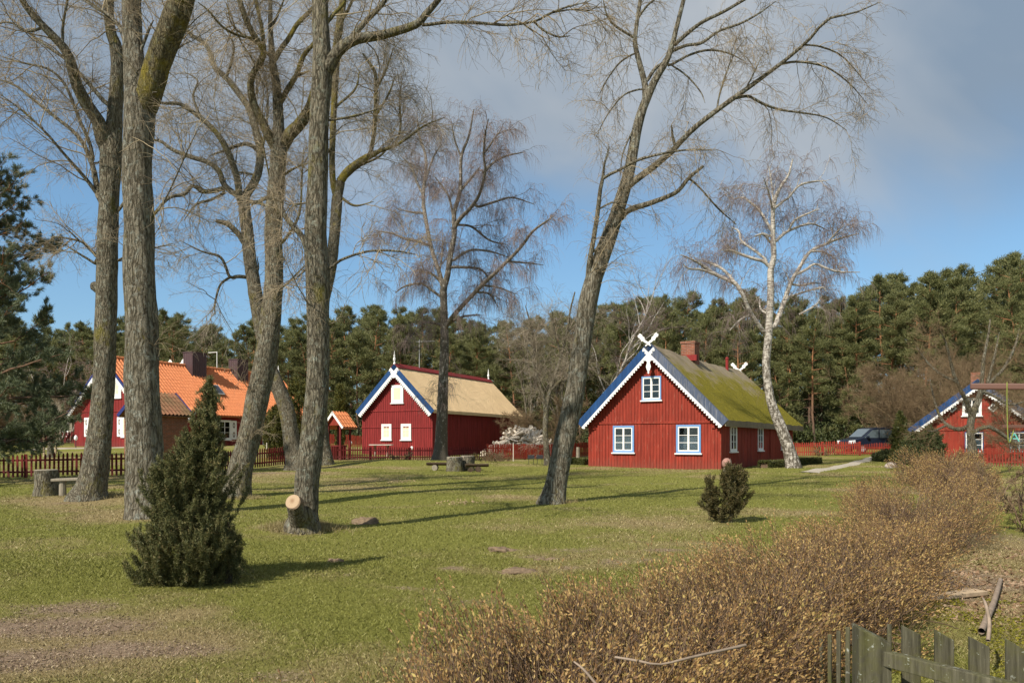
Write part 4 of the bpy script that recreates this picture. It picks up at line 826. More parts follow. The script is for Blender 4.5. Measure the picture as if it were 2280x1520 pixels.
# ---------------------------------------------------------------- forest pines
def pine_mesh(seed, h, crown0, rad, tuft_n, m, l, w, limbn=27, dead=12):
    r = np.random.default_rng(seed); T = Tubes()
    p = np.array([0, 0, -.5]); pts = [p]; d = np.array([0, 0, 1.0])
    for i in range(11): d = d+r.normal(size=3)*np.array([.035, .035, 0]); d /= np.linalg.norm(d); pts.append(pts[-1]+d*(h+.5)/11)
    ax = np.array(pts); rd = np.linspace(.17, .03, 12)*h/15; T.add(ax, rd, 7)
    C_, D_ = [], []
    for i in range(limbn):
        t = crown0+(1-crown0)*(i+.5*r.random())/limbn; z = t*h; b = np.array([np.interp(z, ax[:, 2], ax[:, 0]), np.interp(z, ax[:, 2], ax[:, 1]), z]); a = i*2.4+r.random()*1.2
        q = (t-crown0)/(1-crown0); R_ = rad*(.45+.55*math.sin(min(1, q*1.6+.25)*math.pi*.5))*(1-q**2.2*.82)*(.6+.6*r.random())
        e = b+np.array([math.cos(a)*R_, math.sin(a)*R_, R_*(.10+.55*q)]); mid = (b+e)/2+np.array([0, 0, -.05*R_])
        T.add(np.array([b, mid, e]), np.array([.05, .035, .012])*h/15, 4)
        k = max(3, int(tuft_n/limbn*(.5+R_/rad)))
        f = .3+.75*r.random(k)**.7; c = b+(e-b)*f[:, None]+r.normal(size=(k, 3))*np.array([.19, .19, .075])*R_*(.35+.6*f[:, None]); c[:, 2] += .1*R_
        o = c-b; o /= np.linalg.norm(o, axis=1)[:, None]; o[:, 2] += .8; C_.append(c); D_.append(o)
    top = ax[-1]+r.normal(size=(8, 3))*np.array([.25, .25, .25]); C_.append(top); D_.append(np.tile([0, 0, 1.0], (8, 1)))
    for i in range(dead):
        z = h*(crown0*.45+crown0*.6*r.random()); a = r.random()*math.tau; R_ = .5+.9*r.random(); b = np.array([np.interp(z, ax[:, 2], ax[:, 0]), np.interp(z, ax[:, 2], ax[:, 1]), z])
        T.add(np.array([b, b+np.array([math.cos(a)*R_*.6, math.sin(a)*R_*.6, .05]), b+np.array([math.cos(a)*R_, math.sin(a)*R_, -.1])]), np.array([.03, .02, .008]), 3)
    C_ = np.concatenate(C_); D_ = np.concatenate(D_); D_ /= np.linalg.norm(D_, axis=1)[:, None]
    return T, needles(C_, D_, m, l, w, r, .75, .13)

PINES = []
for i in range(10):
    h = [14.5, 15.5, 13.5, 16, 15, 14, 13, 15.5, 9.5, 8.0][i]; c0 = [.48, .55, .38, .58, .42, .5, .30, .46, .12, .10][i]; rd = [2.3, 2.1, 2.5, 2.2, 2.6, 2.2, 2.5, 2.3, 2.1, 1.9][i]
    T, V = pine_mesh(200+i, h, c0-.06 if i < 8 else c0, rd*1.04, 430 if i < 8 else 380, 34, .235, .024)
    PINES.append((T.arrays(), V, h))
PM = []
for i, ((tv, tq), V, h) in enumerate(PINES):
    ro = thing('pine_tree', 'tall slender pine of the dense forest behind the houses', 'tree', (0, 0, 0), 0, 'pines of the forest')
    npmesh('trunk', tv, tq, M['pinebark'], ro, smooth=True); quads('crown', V, M['needle'], ro); PM.append(ro)
def skyline(px):  # photo height of the tree tops along the horizon
    return np.interp(px, [-300, 0, 100, 200, 350, 420, 470, 560, 640, 720, 800, 860, 940, 1060, 1200, 1300, 1420, 1480, 1560, 1640, 1760, 1850, 1940, 2000, 2090, 2130, 2210, 2290, 2600],
                         [690, 700, 715, 712, 685, 692, 715, 690, 695, 690, 668, 672, 680, 700, 690, 680, 655, 640, 655, 640, 640, 640, 610, 600, 575, 590, 558, 565, 540])
used = [0]*10; r = np.random.default_rng(77); first = [True]*10; spots = []
rows = [(79, 3.1, 34), (84, 3.3, 34), (90, 3.7, 33), (97, 4.3, 31), (105, 5.0, 30), (114, 6.0, 28), (126, 7.2, 26)]
for Y, sp, cnt in rows:
    half = Y*.70; x = -half+r.random()*sp
    while x < half: spots.append((x+r.normal()*.7, Y+r.normal()*1.8)); x += sp*(.75+.5*r.random())
extra = [(x_+r.normal()*.6, 117+r.normal()*3) for x_ in np.arange(-80, 84, 3.7)]; spots += extra; exset = set(extra)
spots = [s for s in spots if not (s[1] < 82 and -37 < s[0] < -22)]
print('pines', len(spots))
for (x, Y) in spots:
    px = CX+x/Y*F; young = r.random() < (.24 if Y < 92 else .2 if Y > 101 else .1); young = young or (x, Y) in exset; k = int(r.integers(8, 10)) if young else int(r.choice([2, 4, 6, 0, 7] if Y > 96 else [0, 1, 2, 3, 4, 5, 6, 7])); z = gz(x, Y)
    want = (HY-skyline(px))/F*Y+CZ-z; h = PINES[k][2]
    if young: s = (.75+.5*r.random())*(1.0 if Y < 95 else 1.35)
    else:
        s = want/h*(.965-.15*r.random()**1.5 if Y > 88 else .78+.16*r.random())
        s = float(np.clip(s, .6, 1.75))
    wdt = (.85+.35*r.random())*min(1.25, max(.85, s)); zz = z-.1
    if first[k]:
        o = PM[k]; o.location = (x, Y, zz); o.rotation_euler = (0, 0, r.random()*6.28); o.scale = (wdt, wdt, s); first[k] = False
    else: o = dup(PM[k], (x, Y, zz), r.random()*6.28, (wdt, wdt, s))
    if young: o['label'] = 'young bushy pine, green down to the ground, at the forest edge'; o['group'] = 'young pines at the forest edge'
# low green and brown growth between the trunks
def undergrowth():
    r = np.random.default_rng(5); n = 30000; y = 78+r.random(n)**1.2*50; x = (r.random(n)*1.42-.71)*y; z = g(x, y)+r.random(n)**.8*(1.0+6.5*np.clip(fbm(x/4.5, y/4.5, 8)-.42, 0, 1)*(1+sst(0, 25, x)))*(.5+sst(80, 100, y))
    V = needles(np.stack([x, y, z], 1), np.tile([0, 0, 1.], (n, 1)), 7, .45, .06, r, .9, .4)
    tag(quads('undergrowth', V, M['spruce']), 'low green growth between the pine trunks', 'undergrowth', kind='stuff')
undergrowth()

# the near pine at the left edge
def near_pine():
    r = np.random.default_rng(301); bp = GY(-70, 27.0); h = (HY-372)/F*27+CZ-bp[2]
    ax = cat(np.array([[0, 0, -.4, .26], [.05, 0, h*.3, .21], [-.05, .05, h*.65, .13], [.3, 0, h*.97, .03]]), 14); T = Tubes(); T.add(ax[:, :3], ax[:, 3], 10)
    n = 92; t = .10+.88*(np.arange(n)+r.random(n))/n; a = np.arange(n)*2.4+r.random(n); z = t*h; R_ = 4.1*(1-t**2.0*.72)*(.6+.5*r.random(n))*np.where(t < .3, 1.15, 1)
    b = np.stack([np.interp(z, ax[:, 2], ax[:, 0]), np.interp(z, ax[:, 2], ax[:, 1]), z], 1); L = np.empty((n, 9, 3)); d = np.stack([np.cos(a), np.sin(a), -.15+.75*t], 1)
    L[:, 0] = b
    for k in range(1, 9): d = d+r.normal(size=(n, 3))*.10; d[:, 2] += .05; d /= np.linalg.norm(d, axis=1)[:, None]; L[:, k] = L[:, k-1]+d*(R_/8)[:, None]
    lr_ = .045*np.linspace(1, .25, 9)[None]*(R_/3)[:, None]; T.add(L, lr_, 5)
    A = grow(L, lr_, 1350, 6, (.35, 1.15), (30, 60), .02, .12, r, tmin=.3, up=.1, rk=.008, rmin=.006); T.add(A[0], A[1], 4)
    B_ = grow(A[0], A[1], 6400, 4, (.14, .36), (20, 55), .06, .12, r, tmin=.25, up=.25, rk=.01, rmin=.004); T.add(B_[0], B_[1], 3)
    ro = thing('pine_tree', 'near blue green pine with drooping boughs at the left edge of the picture', 'tree', bp); T.build('trunk', M['pinebark'], ro)
    C_ = B_[0][:, 1:].reshape(-1, 3); D_ = (B_[0][:, 1:]-B_[0][:, :-1]).reshape(-1, 3); D_ /= np.linalg.norm(D_, axis=1)[:, None]; D_[:, 2] += .15
    quads('crown', needles(C_, D_, 15, .105, .0075, r, .7, .025), M['needle_blue'], ro)
near_pine()

# ---------------------------------------------------------------- the leafing hedge
def hedge(name, label, path, n, leaves, lsz, tw, seed, shootL=(.22, .5), near=False, wood=300):
    r = np.random.default_rng(seed); pa = np.array(path, float)          # x, y, half width, height
    s = np.concatenate([[0], np.cumsum(np.hypot(np.diff(pa[:, 0]), np.diff(pa[:, 1])))])
    # more shoots where they show large
    u = np.linspace(0, s[-1], 400); dens = 1/np.maximum(2.5, np.interp(u, s, pa[:, 1]))**(1.0 if near else .3); t = r.choice(u, n, p=dens/dens.sum())+r.normal(size=n)*.02
    A = np.stack([np.interp(t, s, pa[:, k]) for k in range(4)], 1); e = .05
    tx = np.interp(t+e, s, pa[:, 0])-np.interp(t-e, s, pa[:, 0]); ty = np.interp(t+e, s, pa[:, 1])-np.interp(t-e, s, pa[:, 1]); l = np.hypot(tx, ty)+1e-9; nx_, ny_ = ty/l, -tx/l
    th = math.pi*(.5+(r.random(n)-.5)*1.02); th = np.clip(th, .02, math.pi-.02); rho = 1.03-.5*r.random(n)**1.5
    lump = .62+.66*fbm(A[:, 0]*.95+.4*np.cos(th), A[:, 1]*.95, seed)+.34*(fbm(A[:, 0]*2.6+np.cos(th)*1.5, A[:, 1]*2.6+th, seed+3)-.5); lump *= 1-.20*np.exp(-((A[:, 1]-10.9)/.9)**2)
    lump = np.where(A[:, 1] < 6, np.maximum(lump, .93+.08*(lump-.93)), lump)
    cs = np.sign(np.cos(th))*np.abs(np.cos(th))**.62; sn = np.sin(th)**.48
    endk = np.minimum(1, np.minimum((t+.15)/.7, (s[-1]-t+.15)/.7))**.5
    off = cs*A[:, 2]*rho*lump*np.maximum(.35, endk); z = np.maximum(.10, sn*A[:, 3]*rho*lump*np.maximum(.6, endk))
    hole = fbm(A[:, 0]*2.4+np.cos(th)*2.2+7, A[:, 1]*2.4+th*1.3, seed+8); deep = np.clip((.47-hole)*6, 0, .6)*np.where(A[:, 1] < 6, .6, 1); off = off*(1-deep*.6); z = np.maximum(.10, z*(1-deep*.75))
    x = A[:, 0]+nx_*off; y = A[:, 1]+ny_*off; tip = np.stack([x, y, g(x, y)+z], 1)
    d = np.stack([nx_*cs*.75, ny_*cs*.75, .25+.75*sn], 1)+r.normal(size=(n, 3))*.27; d /= np.linalg.norm(d, axis=1)[:, None]
    L = (shootL[0]+(shootL[1]-shootL[0])*r.random(n)**1.3)*(1-.3*(rho < .85)); ext = (r.random(n) < .13)*.22*r.random(n)*np.where(A[:, 1] > 12, .35, 1); tip += d*ext[:, None]; L += ext
    npt = 5; P_ = np.empty((n, npt, 3)); P_[:, -1] = tip; dd = d.copy()
    for k in range(npt-2, -1, -1):
        P_[:, k] = P_[:, k+1]-dd*(L/(npt-1))[:, None]; dd = dd+r.normal(size=(n, 3))*.12; dd[:, 2] += .06; dd /= np.linalg.norm(dd, axis=1)[:, None]
    P_[..., 2] = np.maximum(P_[..., 2], g(P_[..., 0], P_[..., 1])+.01)
    T = Tubes(); T.add(P_, tw*np.linspace(1.3, .55, npt)[None]*np.ones((n, 1)), 3)
    # twigs of the dense inside
    m_ = wood*5; i = r.choice(n, m_); cc = A[i]; kk = r.random(m_)**.5; c0 = np.stack([cc[:, 0]+(x[i]-cc[:, 0])*kk*.8, cc[:, 1]+(y[i]-cc[:, 1])*kk*.8, 0*kk], 1); c0[:, 2] = g(c0[:, 0], c0[:, 1])+z[i]*(.1+.62*r.random(m_)); dv = r.normal(size=(m_, 3)); dv[:, 2] = np.abs(dv[:, 2])+.5; dv /= np.linalg.norm(dv, axis=1)[:, None]
    T.add(c0[:, None]+dv[:, None]*(np.linspace(-.14, .14, 3)[None, :, None])+r.normal(size=(m_, 3, 3))*.01, tw*1.7*np.ones((m_, 3)), 3)
    # woody stems from the ground
    i = r.choice(n, wood); q = P_[i, 0]; c = A[i]; b = np.stack([c[:, 0]+r.normal(size=wood)*c[:, 2]*.4, c[:, 1]+r.normal(size=wood)*.3, 0*t[i]], 1); b[:, 2] = g(b[:, 0], b[:, 1])-.05
    S = b[:, None]+(q-b)[:, None]*np.linspace(0, 1, 6)[None, :, None]+r.normal(size=(wood, 6, 3))*.02; T.add(S, tw*2.6*np.linspace(1.3, .5, 6)[None]*np.ones((wood, 1)), 4)
    ro = thing(name, label, 'hedge', (pa[0, 0], pa[0, 1], gz(pa[0, 0], pa[0, 1]))); T.build('branch', M['hedge_twig'], ro, ro.location)
    f = .22+.8*r.random((n, leaves)); f = np.minimum(f, 1); k = np.minimum((f*(npt-1)).astype(int), npt-2); w = f*(npt-1)-k; ar = np.arange(n)[:, None]
    c = P_[ar, k]*(1-w[..., None])+P_[ar, k+1]*w[..., None]; ax = P_[ar, k+1]-P_[ar, k]; ax /= np.linalg.norm(ax, axis=2)[..., None]
    keep = (r.random((n, leaves)) < np.where(rho < .80, .4, 1.0)[:, None]).ravel(); c = c.reshape(-1, 3)[keep]; ax = ax.reshape(-1, 3)[keep]; m = len(c)
    q = ax*1.1+r.normal(size=(m, 3))*.42; q /= np.linalg.norm(q, axis=1)[:, None]; sd = np.cross(q, r.normal(size=(m, 3))); sd /= np.linalg.norm(sd, axis=1)[:, None]
    sz = lsz*(.55+.8*r.random((m, 1)))*np.maximum(1, c[:, 1:2]/14)**.4
    V = np.stack([c, c+q*sz*.55+sd*sz*.19, c+q*sz, c+q*sz*.5-sd*sz*.19], 1)
    quads('foliage', V, M['bud'], ro, ro.location); return ro
HP = [(-1.7, 1.5, .9, .93), (-.60, 2.75, .92, .93), (-.20, 3.3, 1.12, .93), (.10, 4.0, 1.15, .93), (.83, 5.0, 1.10, .93), (1.75, 6.1, 1.06, .94), (3.25, 8.0, .95, .90), (4.65, 10.0, .85, .78), (5.7, 11.7, .85, .68), (6.7, 13.2, 1.25, 1.02), (7.8, 15.4, 1.5, 1.12), (8.5, 16.8, 1.45, 1.08)]
hedge('hedge', 'long brown hedge with orange leaf buds, running from the bottom edge to the right', HP, 29000, 12, .026, .0018, 5, near=True, wood=1500)
hedge('hedge', 'second, smaller budding hedge farther up, just before the far right red house', [(12.2, 21.5, 1.1, 1.1), (13.4, 24.5, 1.4, 1.18), (14.6, 27.5, 1.4, 1.2), (16.5, 29.5, 1.2, 1.15)], 5200, 9, .034, .004, 6, wood=300)
# bare branches sticking out of the near hedge
for k, (pts, lab) in enumerate([([(1370, 1462, 3.4, 6), (1420, 1470, 3.3, 6), (1470, 1478, 3.3, 5), (1540, 1462, 3.35, 6), (1660, 1435, 3.5, 7)], 'pale bare branch lying across the top of the near hedge'), ([(1278, 1472, 3.3, 4), (1300, 1490, 3.25, 6), (1330, 1525, 3.2, 7)], 'short pale bare branch sticking out of the hedge at the bottom edge')]):
    A = np.array([list(P(a, b_, Y))+[w/F*Y*.5] for a, b_, Y, w in pts]); A = cat(A, 16); T = Tubes().add(A[:, :3], A[:, 3], 6); o = T.build('branch', M['deadbranch'], None, A[0, :3], loc=A[0, :3]); tag(o, lab, 'branch')
# ---------------------------------------------------------------- houses
VX, VY, VZ = np.array([1., 0, 0]), np.array([0, 1., 0]), np.array([0, 0, 1.])

def boards(mb, o, u, L, n, ztop, pitch=.14, gap=.014, t=.025, z0=0.0, holes=(), seed=0):
    """upright boards side by side along u, each cut to the roof line"""
    r = random.Random(seed); o = np.array(o, float); k = max(1, int(round(L/pitch))); p = L/k
    for i in range(k):
        a, b = i*p+gap/2, (i+1)*p-gap/2; za, zb = ztop(a), ztop(b); zz = z0-r.random()*.03
        segs = []; m = (a+b)/2; lo = zz
        dn = t*(1+.35*r.random())
        for (h0, h1, y0, y1) in holes:
            if h0 < m < h1: segs.append((lo, y0, False)); lo = y1
        segs.append((lo, None, True))
        for (q0, q1, top) in segs:
            if q1 is None and min(za, zb) <= q0+.02: continue
            poly = [(a, q0), (b, q0), (b, zb if q1 is None else q1), (a, za if q1 is None else q1)]
            mb.prism(poly, o, u, VZ, np.array(n)*dn)

def window(root, o, u, n, w, h, cols=2, rows=3, casing=None, cw=.07, frame=.055, sill=True, curtain=0, pane='glass', mid=.06, bar=.025, name='window', room=True, label=None):
    """o is the centre of the opening on the wall face"""
    o = np.array(o, float); u = np.array(u, float); n = np.array(n, float)
    def B(mb, x0, x1, z0, z1, d0, d1): return mb.box(o+u*x0+VZ*z0+n*d0, u*(x1-x0), VZ*(z1-z0), n*(d1-d0))
    mb = MB(); W, H = w/2, h/2; c = cw
    B(mb, -W-c, -W, -H-c, H+c, -.02, .056); B(mb, W, W+c, -H-c, H+c, -.02, .056); B(mb, -W, W, H, H+c, -.02, .056); B(mb, -W, W, -H-c, -H, -.02, .056)
    win = mb.build(name, casing or M['white'], root)
    if label: win['label'] = label
    fb = MB(); f = frame
    B(fb, -W, -W+f, -H, H, -.005, .044); B(fb, W-f, W, -H, H, -.005, .044); B(fb, -W+f, W-f, H-f, H, -.005, .044); B(fb, -W+f, W-f, -H, -H+f, -.005, .044)
    if mid:
        for i in range(1, cols): x = -W+f+(w-2*f)*i/cols; B(fb, x-mid/2, x+mid/2, -H+f, H-f, -.003, .042)
    for j in range(1, rows):
        z = -H+f+(h-2*f)*j/rows
        for i in range(cols):
            x0 = -W+f+(w-2*f)*i/cols+(mid/2 if i else 0); x1 = -W+f+(w-2*f)*(i+1)/cols-(mid/2 if i < cols-1 else 0); B(fb, x0, x1, z-bar/2, z+bar/2, -.002, .038)
    fb.build('frame', M['white'], win)
    pb = MB(); B(pb, -W+f*.7, W-f*.7, -H+f*.7, H-f*.7, 0.026, .030); pb.build('pane', M[pane], win)
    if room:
        rb = MB(); B(rb, -W+f*.5, W-f*.5, -H+f*.5, H-f*.5, 0.008, .012); rb.build('room_shade_panel', M['room_shade'], win)  # flat sheet behind the pane, the room's darkness is only its colour
        if curtain:
            cb = MB(); z1 = -H+f+(h-2*f)*curtain; N = 26; x0, x1 = -W+f, W-f
            cb.grid(lambda i, j: o+u*(x0+(x1-x0)*i/N)+VZ*((-H+f) if j == 0 else z1-.03*abs(math.sin(i*math.pi*2/N*3)))+n*(.018+.003*math.sin(i*2.1)), N, 1); cb.build('curtain', M['curtain'], win)
    if sill:
        sb = MB(); B(sb, -W-c-.06, W+c+.06, -H-c-.06, -H-c, -.02, .11); sb.build('sill', M['white'], win)
    return win

def rake_board(root, A, B_, dvec, n, w, t, mat, name, label=None, teeth=0, tw=.05):
    """board along the rake from A (ridge) to B_ (eave); dvec points down from the roof edge, n outward"""
    A = np.array(A, float); B_ = np.array(B_, float); L = np.linalg.norm(B_-A); u = (B_-A)/L; mb = MB()
    mb.prism([(0, 0), (L, 0), (L, w), (0, w)], A, u, np.array(dvec), np.array(n)*t)
    if teeth:
        k = int(L/teeth)
        for i in range(k):
            s = (i+.2)*L/k; q = teeth*.62
            mb.prism([(s, w-.002), (s+q, w-.002), (s+q, w+tw*.55), (s+q*.5, w+tw), (s, w+tw*.55)], A+np.array(n)*.004, u, np.array(dvec), np.array(n)*(t-.008))
    o = mb.build(name, mat, root)
    if label: o['label'] = label
    return o

def horse_finial(root, A, u, n, s, name='gable_finial'):
    """crossed carved boards with bird like heads"""
    prof = [(-.03, -.30), (.05, -.33), (.09, .0), (.15, .22), (.17, .40), (.24, .46), (.20, .56), (.17, .70), (.22, .80), (.18, .93), (.09, .97), (.07, .88), (.03, .93), (.01, .98), (-.05, .92), (-.07, .74), (-.02, .60), (-.08, .52), (-.04, .42), (.02, .34), (-.02, .15)]
    for sg in (-1, 1):
        a = R(44)*sg; uu = u*math.cos(a)-VZ*math.sin(a); vv = VZ*math.cos(a)+u*math.sin(a)
        MB().prism([(x*s*sg*1.15, y*s) for x, y in prof], np.array(A)+n*(.0 if sg > 0 else .034), uu, vv, n*.03).build(name, M['white'], root)

def post_finial(root, A, s, name='gable_finial'):
    MB().lathe([(.10*s, -.15*s), (.10*s, .08*s), (.05*s, .12*s), (.06*s, .2*s), (.115*s, .34*s), (.10*s, .48*s), (.045*s, .56*s), (.075*s, .62*s), (.065*s, .70*s), (.03*s, .78*s), (.05*s, .85*s), (.02*s, .96*s), (.004*s, 1.05*s)], A, 10).build(name, M['white'], root, True)

def roof_slab(root, mat, hs, zr, ze, y0, y1, t, sag=0.0, hip=0.0, n=24, rough=.03, sides=(-1, 1), name='roof', seed=1, flare=0.0):
    """thatched roof; half span hs, ridge zr, eave ze, from y0 to y1; hip lengthens the far eave"""
    for sg in sides:
        mb = MB(); nu, nv = 22, 44
        def pt(i, j, low):
            q = i/nu; v = j/nv; x = hs*q; ye = y1+hip*q**1.6; y = y0+(ye-y0)*v; z = zr+(ze-zr)*q-flare*math.sin(q*math.pi)
            nz = rough*(fbm(np.array(x*2.1+seed), np.array(y*2.1), 7)-.5)*2*(0 if low else 1)
            z += float(nz)-sag*math.sin(v*math.pi)*(1-q)
            if low: z -= t
            return (sg*x, y, z)
        top = [pt(i, j, 0) for j in range(nv+1) for i in range(nu+1)]; bot = [pt(i, j, 1) for j in range(nv+1) for i in range(nu+1)]; m = len(top); w = nu+1
        fs = [(j*w+i, j*w+i+1, (j+1)*w+i+1, (j+1)*w+i) for j in range(nv) for i in range(nu)]
        fb = [tuple(m+k for k in f[::-1]) for f in fs]
        ed = [(i, m+i, m+i+1, i+1) for i in range(nu)]+[(nv*w+i, nv*w+i+1, m+nv*w+i+1, m+nv*w+i) for i in range(nu)]
        ed += [(j*w+nu, m+j*w+nu, m+(j+1)*w+nu, (j+1)*w+nu) for j in range(nv)]
        fs = fs+fb+ed
        if sg < 0: fs = [f[::-1] for f in fs]
        mb.add(top+bot, fs).build(name, mat, root)

def house_at(name, label, apx, Ya, dirv):
    X = (apx-CX)/F*Ya; z = gz(X, Ya); a = math.atan2(-dirv[0], dirv[1]); return thing(name, label, 'house', (X, Ya, z), a), z

def walls(root, W, L, hw, slope, mat, ground=-.25, pitch=.14, gap=.014, seed=0, apex=None, name='wall', holes=(), beam=True, beammat=None):
    H = W/2; top = lambda s: hw+slope*(H-abs(s-H)); mb = MB()
    # core
    mb.prism([(-H+.03, ground), (H-.03, ground), (H-.03, hw-.03), (0, top(H)-.06), (-H+.03, hw-.03)], (0, .03, 0), VX, VZ, VY*(L-.06))
    boards(mb, (-H, .03, 0), VX, W, -VY, lambda s: top(s)-.03, pitch, gap, .028, ground, seed=seed)
    boards(mb, (H, L, 0), -VX, W, VY, lambda s: top(s)-.03, pitch*1.5, gap, .028, ground, seed=seed+1)
    boards(mb, (H-.03, .0, 0), VY, L, VX, lambda s: hw-.02, pitch, gap, .028, ground, seed=seed+2)
    boards(mb, (-H+.03, L, 0), -VY, L, -VX, lambda s: hw-.02, pitch, gap, .028, ground, seed=seed+3)
    w = mb.build(name, mat, root)
    if beam: MB().bx(-H-.02, H+.02, -.045, -.003, hw-.07, hw+.03).build('beam', beammat or mat, root)
    return w

# --- house with the mossy thatched roof
DR = (.51, .86); rt, z0 = house_at('thatched_house', 'red board house with mossy thatched roof, white gable carving and crossed white finials', 1451, 37.7, DR)
W, L, hw, hs = 6.6, 15.7, 2.38, 3.62; zr = CZ+(HY-766)/F*37.7-z0; ze = CZ+(HY-934)/F*35.6-z0; sl = (zr-ze)/hs
hw = zr-.36-sl*3.3-.02
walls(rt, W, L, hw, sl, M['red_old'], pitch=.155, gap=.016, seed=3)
OH = -.38
roof_slab(rt, M['thatch_old'], hs, zr, ze, OH+.03, 15.9, .30, sag=.12, hip=1.5, rough=.07, seed=3)
un = np.array([math.cos(math.atan(sl)), 0, -math.sin(math.atan(sl))]); 
for sg in (-1, 1):
    A = np.array([0, OH, zr+.03]); B_ = np.array([sg*(hs+.08), OH, ze-.05]); d = np.array([-sg*un[2]*-1*-1, 0, 0]); dv = np.array([sg*un[2], 0, -un[0]])
    rake_board(rt, A, B_, dv, -VY, .34, .035, M['blue'] if sg < 0 else M['blue_worn'], 'bargeboard', 'saturated blue bargeboard' if sg < 0 else 'faded grey blue bargeboard')
    rake_board(rt, A+dv*.325, B_+dv*.325, dv, -VY*1.0, .10, .05, M['white'], 'bargeboard_trim', teeth=.15, tw=.07)
    mb = MB(); mb.box(A+np.array([0, -.03, .0])+VZ*.0, (B_-A), VY*.22, -dv*.035); mb.build('roof_edge_cap', M['blue'] if sg < 0 else M['blue_worn'], rt)
q = MB(); q.prism([(-.10, 0), (.10, 0), (.13, -.10), (.06, -.16), (.12, -.28), (.13, -.38), (.06, -.48), (.09, -.56), (.12, -.68), (.07, -.84), (.03, -.90), (.045, -.96), (0, -1.02), (-.045, -.96), (-.03, -.90), (-.07, -.84), (-.12, -.68), (-.09, -.56), (-.06, -.48), (-.13, -.38), (-.12, -.28), (-.06, -.16), (-.13, -.10)], (0, OH-.055, zr-.42), VX, VZ, VY*.03)
q.build('gable_pendant', M['white'], rt)
horse_finial(rt, (0, OH-.06, zr+.02), VX, -VY, .64)
horse_finial(rt, (0, 15.7, zr+.0), VX, -VY, .68)
window(rt, (0, -.004, 3.78), VX, -VY, .86, 1.02, 2, 3, M['blue_light'], .055, curtain=0, mid=.10)
window(rt, (-1.42, -.004, 1.38), VX, -VY, .92, 1.12, 2, 3, M['blue_light'], .085, curtain=.62, mid=.09)
window(rt, (1.80, -.004, 1.38), VX, -VY, 1.0, 1.14, 2, 3, M['blue_light'], .085, curtain=.62, mid=.09)
for ly in (2.0, 7.3, 12.9): window(rt, (3.304, ly, 1.42), VY, VX, .95, 1.12, 2, 3, M['white'], .07, curtain=.6, mid=.09)
mb = MB(); mb.bx(3.30, 3.345, 9.5, 10.5, -.1, 2.0); mb.build('door', M['red_old'], rt)['label'] = 'plain red side door'
for sx in (-3.05, 3.05): MB().prism([(0, 0), (.16, 0), (.16, .10), (.10, .24), (0, .24)] if sx < 0 else [(0, 0), (-.16, 0), (-.16, .10), (-.10, .24), (0, .24)], (sx, -.07, hw-.31), VX, VZ, VY*.06).build('bracket', M['red_old'], rt)
mb = MB(); mb.bx(-.37, .37, 5.35, 6.15, zr-.6, zr+.60); ch = mb.build('chimney', M['brick'], rt); mb = MB(); mb.bx(-.41, .41, 5.31, 6.19, zr+.602, zr+.72); mb.build('chimney_cap', M['brick'], ch)
mb = MB(); mb.bx(-.45, .55, 5.1, 5.34, zr-.34, zr-.04); mb.build('chimney_flashing', M['red_new'], ch)
mb = MB(); mb.cyl((.15, 12.3, zr-.4), (.15, 12.3, zr+.38), .09, .09, 10); mb.cyl((.15, 12.3, zr+.381), (.15, 12.3, zr+.50), .12, .06, 10); mb.build('vent_pipe', M['red_new'], rt)

# --- house with the new straw roof
DM = (.405, .914); rt, z0 = house_at('thatched_house', 'dark red board house with pale straw roof and red ridge board', 883, 55.1, DM)
W, L, hs = 5.7, 14.5, 3.12; zr = CZ+(HY-812)/F*55.1-z0; ze = CZ+(HY-912)/F*54-z0; sl = (zr-ze)/hs; hw = zr-.26-sl*2.85
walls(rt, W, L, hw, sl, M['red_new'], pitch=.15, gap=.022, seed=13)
MB().bx(-2.88, 2.88, -.045, -.004, 1.92, 1.99).build('beam', M['red_new'], rt)
OH = -.32; roof_slab(rt, M['thatch_new'], hs, zr, ze, OH+.03, 15.0, .22, rough=.025, seed=9)
un = np.array([math.cos(math.atan(sl)), 0, -math.sin(math.atan(sl))])
for sg in (-1, 1):
    A = np.array([0, OH, zr+.03]); B_ = np.array([sg*(hs+.06), OH, ze-.05]); dv = np.array([sg*un[2], 0, -un[0]])
    rake_board(rt, A, B_, dv, -VY, .36, .035, M['blue'], 'bargeboard'); rake_board(rt, A+dv*.345, B_+dv*.345, dv, -VY, .17, .05, M['white'], 'bargeboard_trim', teeth=.16, tw=.11)
    mb = MB(); mb.box(np.array([sg*.01, OH-.02, zr+.06]), np.array([sg*.42*un[0], 0, .42*un[2]]), VY*15.3, VZ*.04); mb.build('ridge_board', M['red_new'], rt)
MB().prism([(-.22, 0), (.22, 0), (.24, -.12), (.12, -.2), (.1, -.34), (0, -.46), (-.1, -.34), (-.12, -.2), (-.24, -.12)], (0, OH-.055, zr-.50), VX, VZ, VY*.03).build('gable_pendant', M['white'], rt)
post_finial(rt, (0, OH+.05, zr+.05), .85); post_finial(rt, (0, 14.7, zr+.05), .85)
zw = CZ+(HY-877)/F*55.1-z0; window(rt, (.08, -.004, zw), VX, -VY, .62, .90, 1, 1, M['white'], .17, pane='cream', room=False, mid=0)
zw = CZ+(HY-961)/F*55-z0
for x in (-.80, .78): window(rt, (x, -.004, zw), VX, -VY, .55, .84, 2, 3, M['white'], .13, pane='cream', room=False, mid=.03)
ant = thing('tv_antenna', 'thin grey antenna on the ridge of the straw roofed house', 'antenna', tuple(rt.location)); ant.rotation_euler = rt.rotation_euler
MB().cyl((0.05, 3.0, zr-.3), (0.05, 3.0, zr+2.1), .03, .025, 6).build('mast', M['metal_grey'], ant)
mb = MB(); mb.cyl((-.2, 3.0, zr+1.95), (1.3, 3.05, zr+1.92), .016, .016, 5)
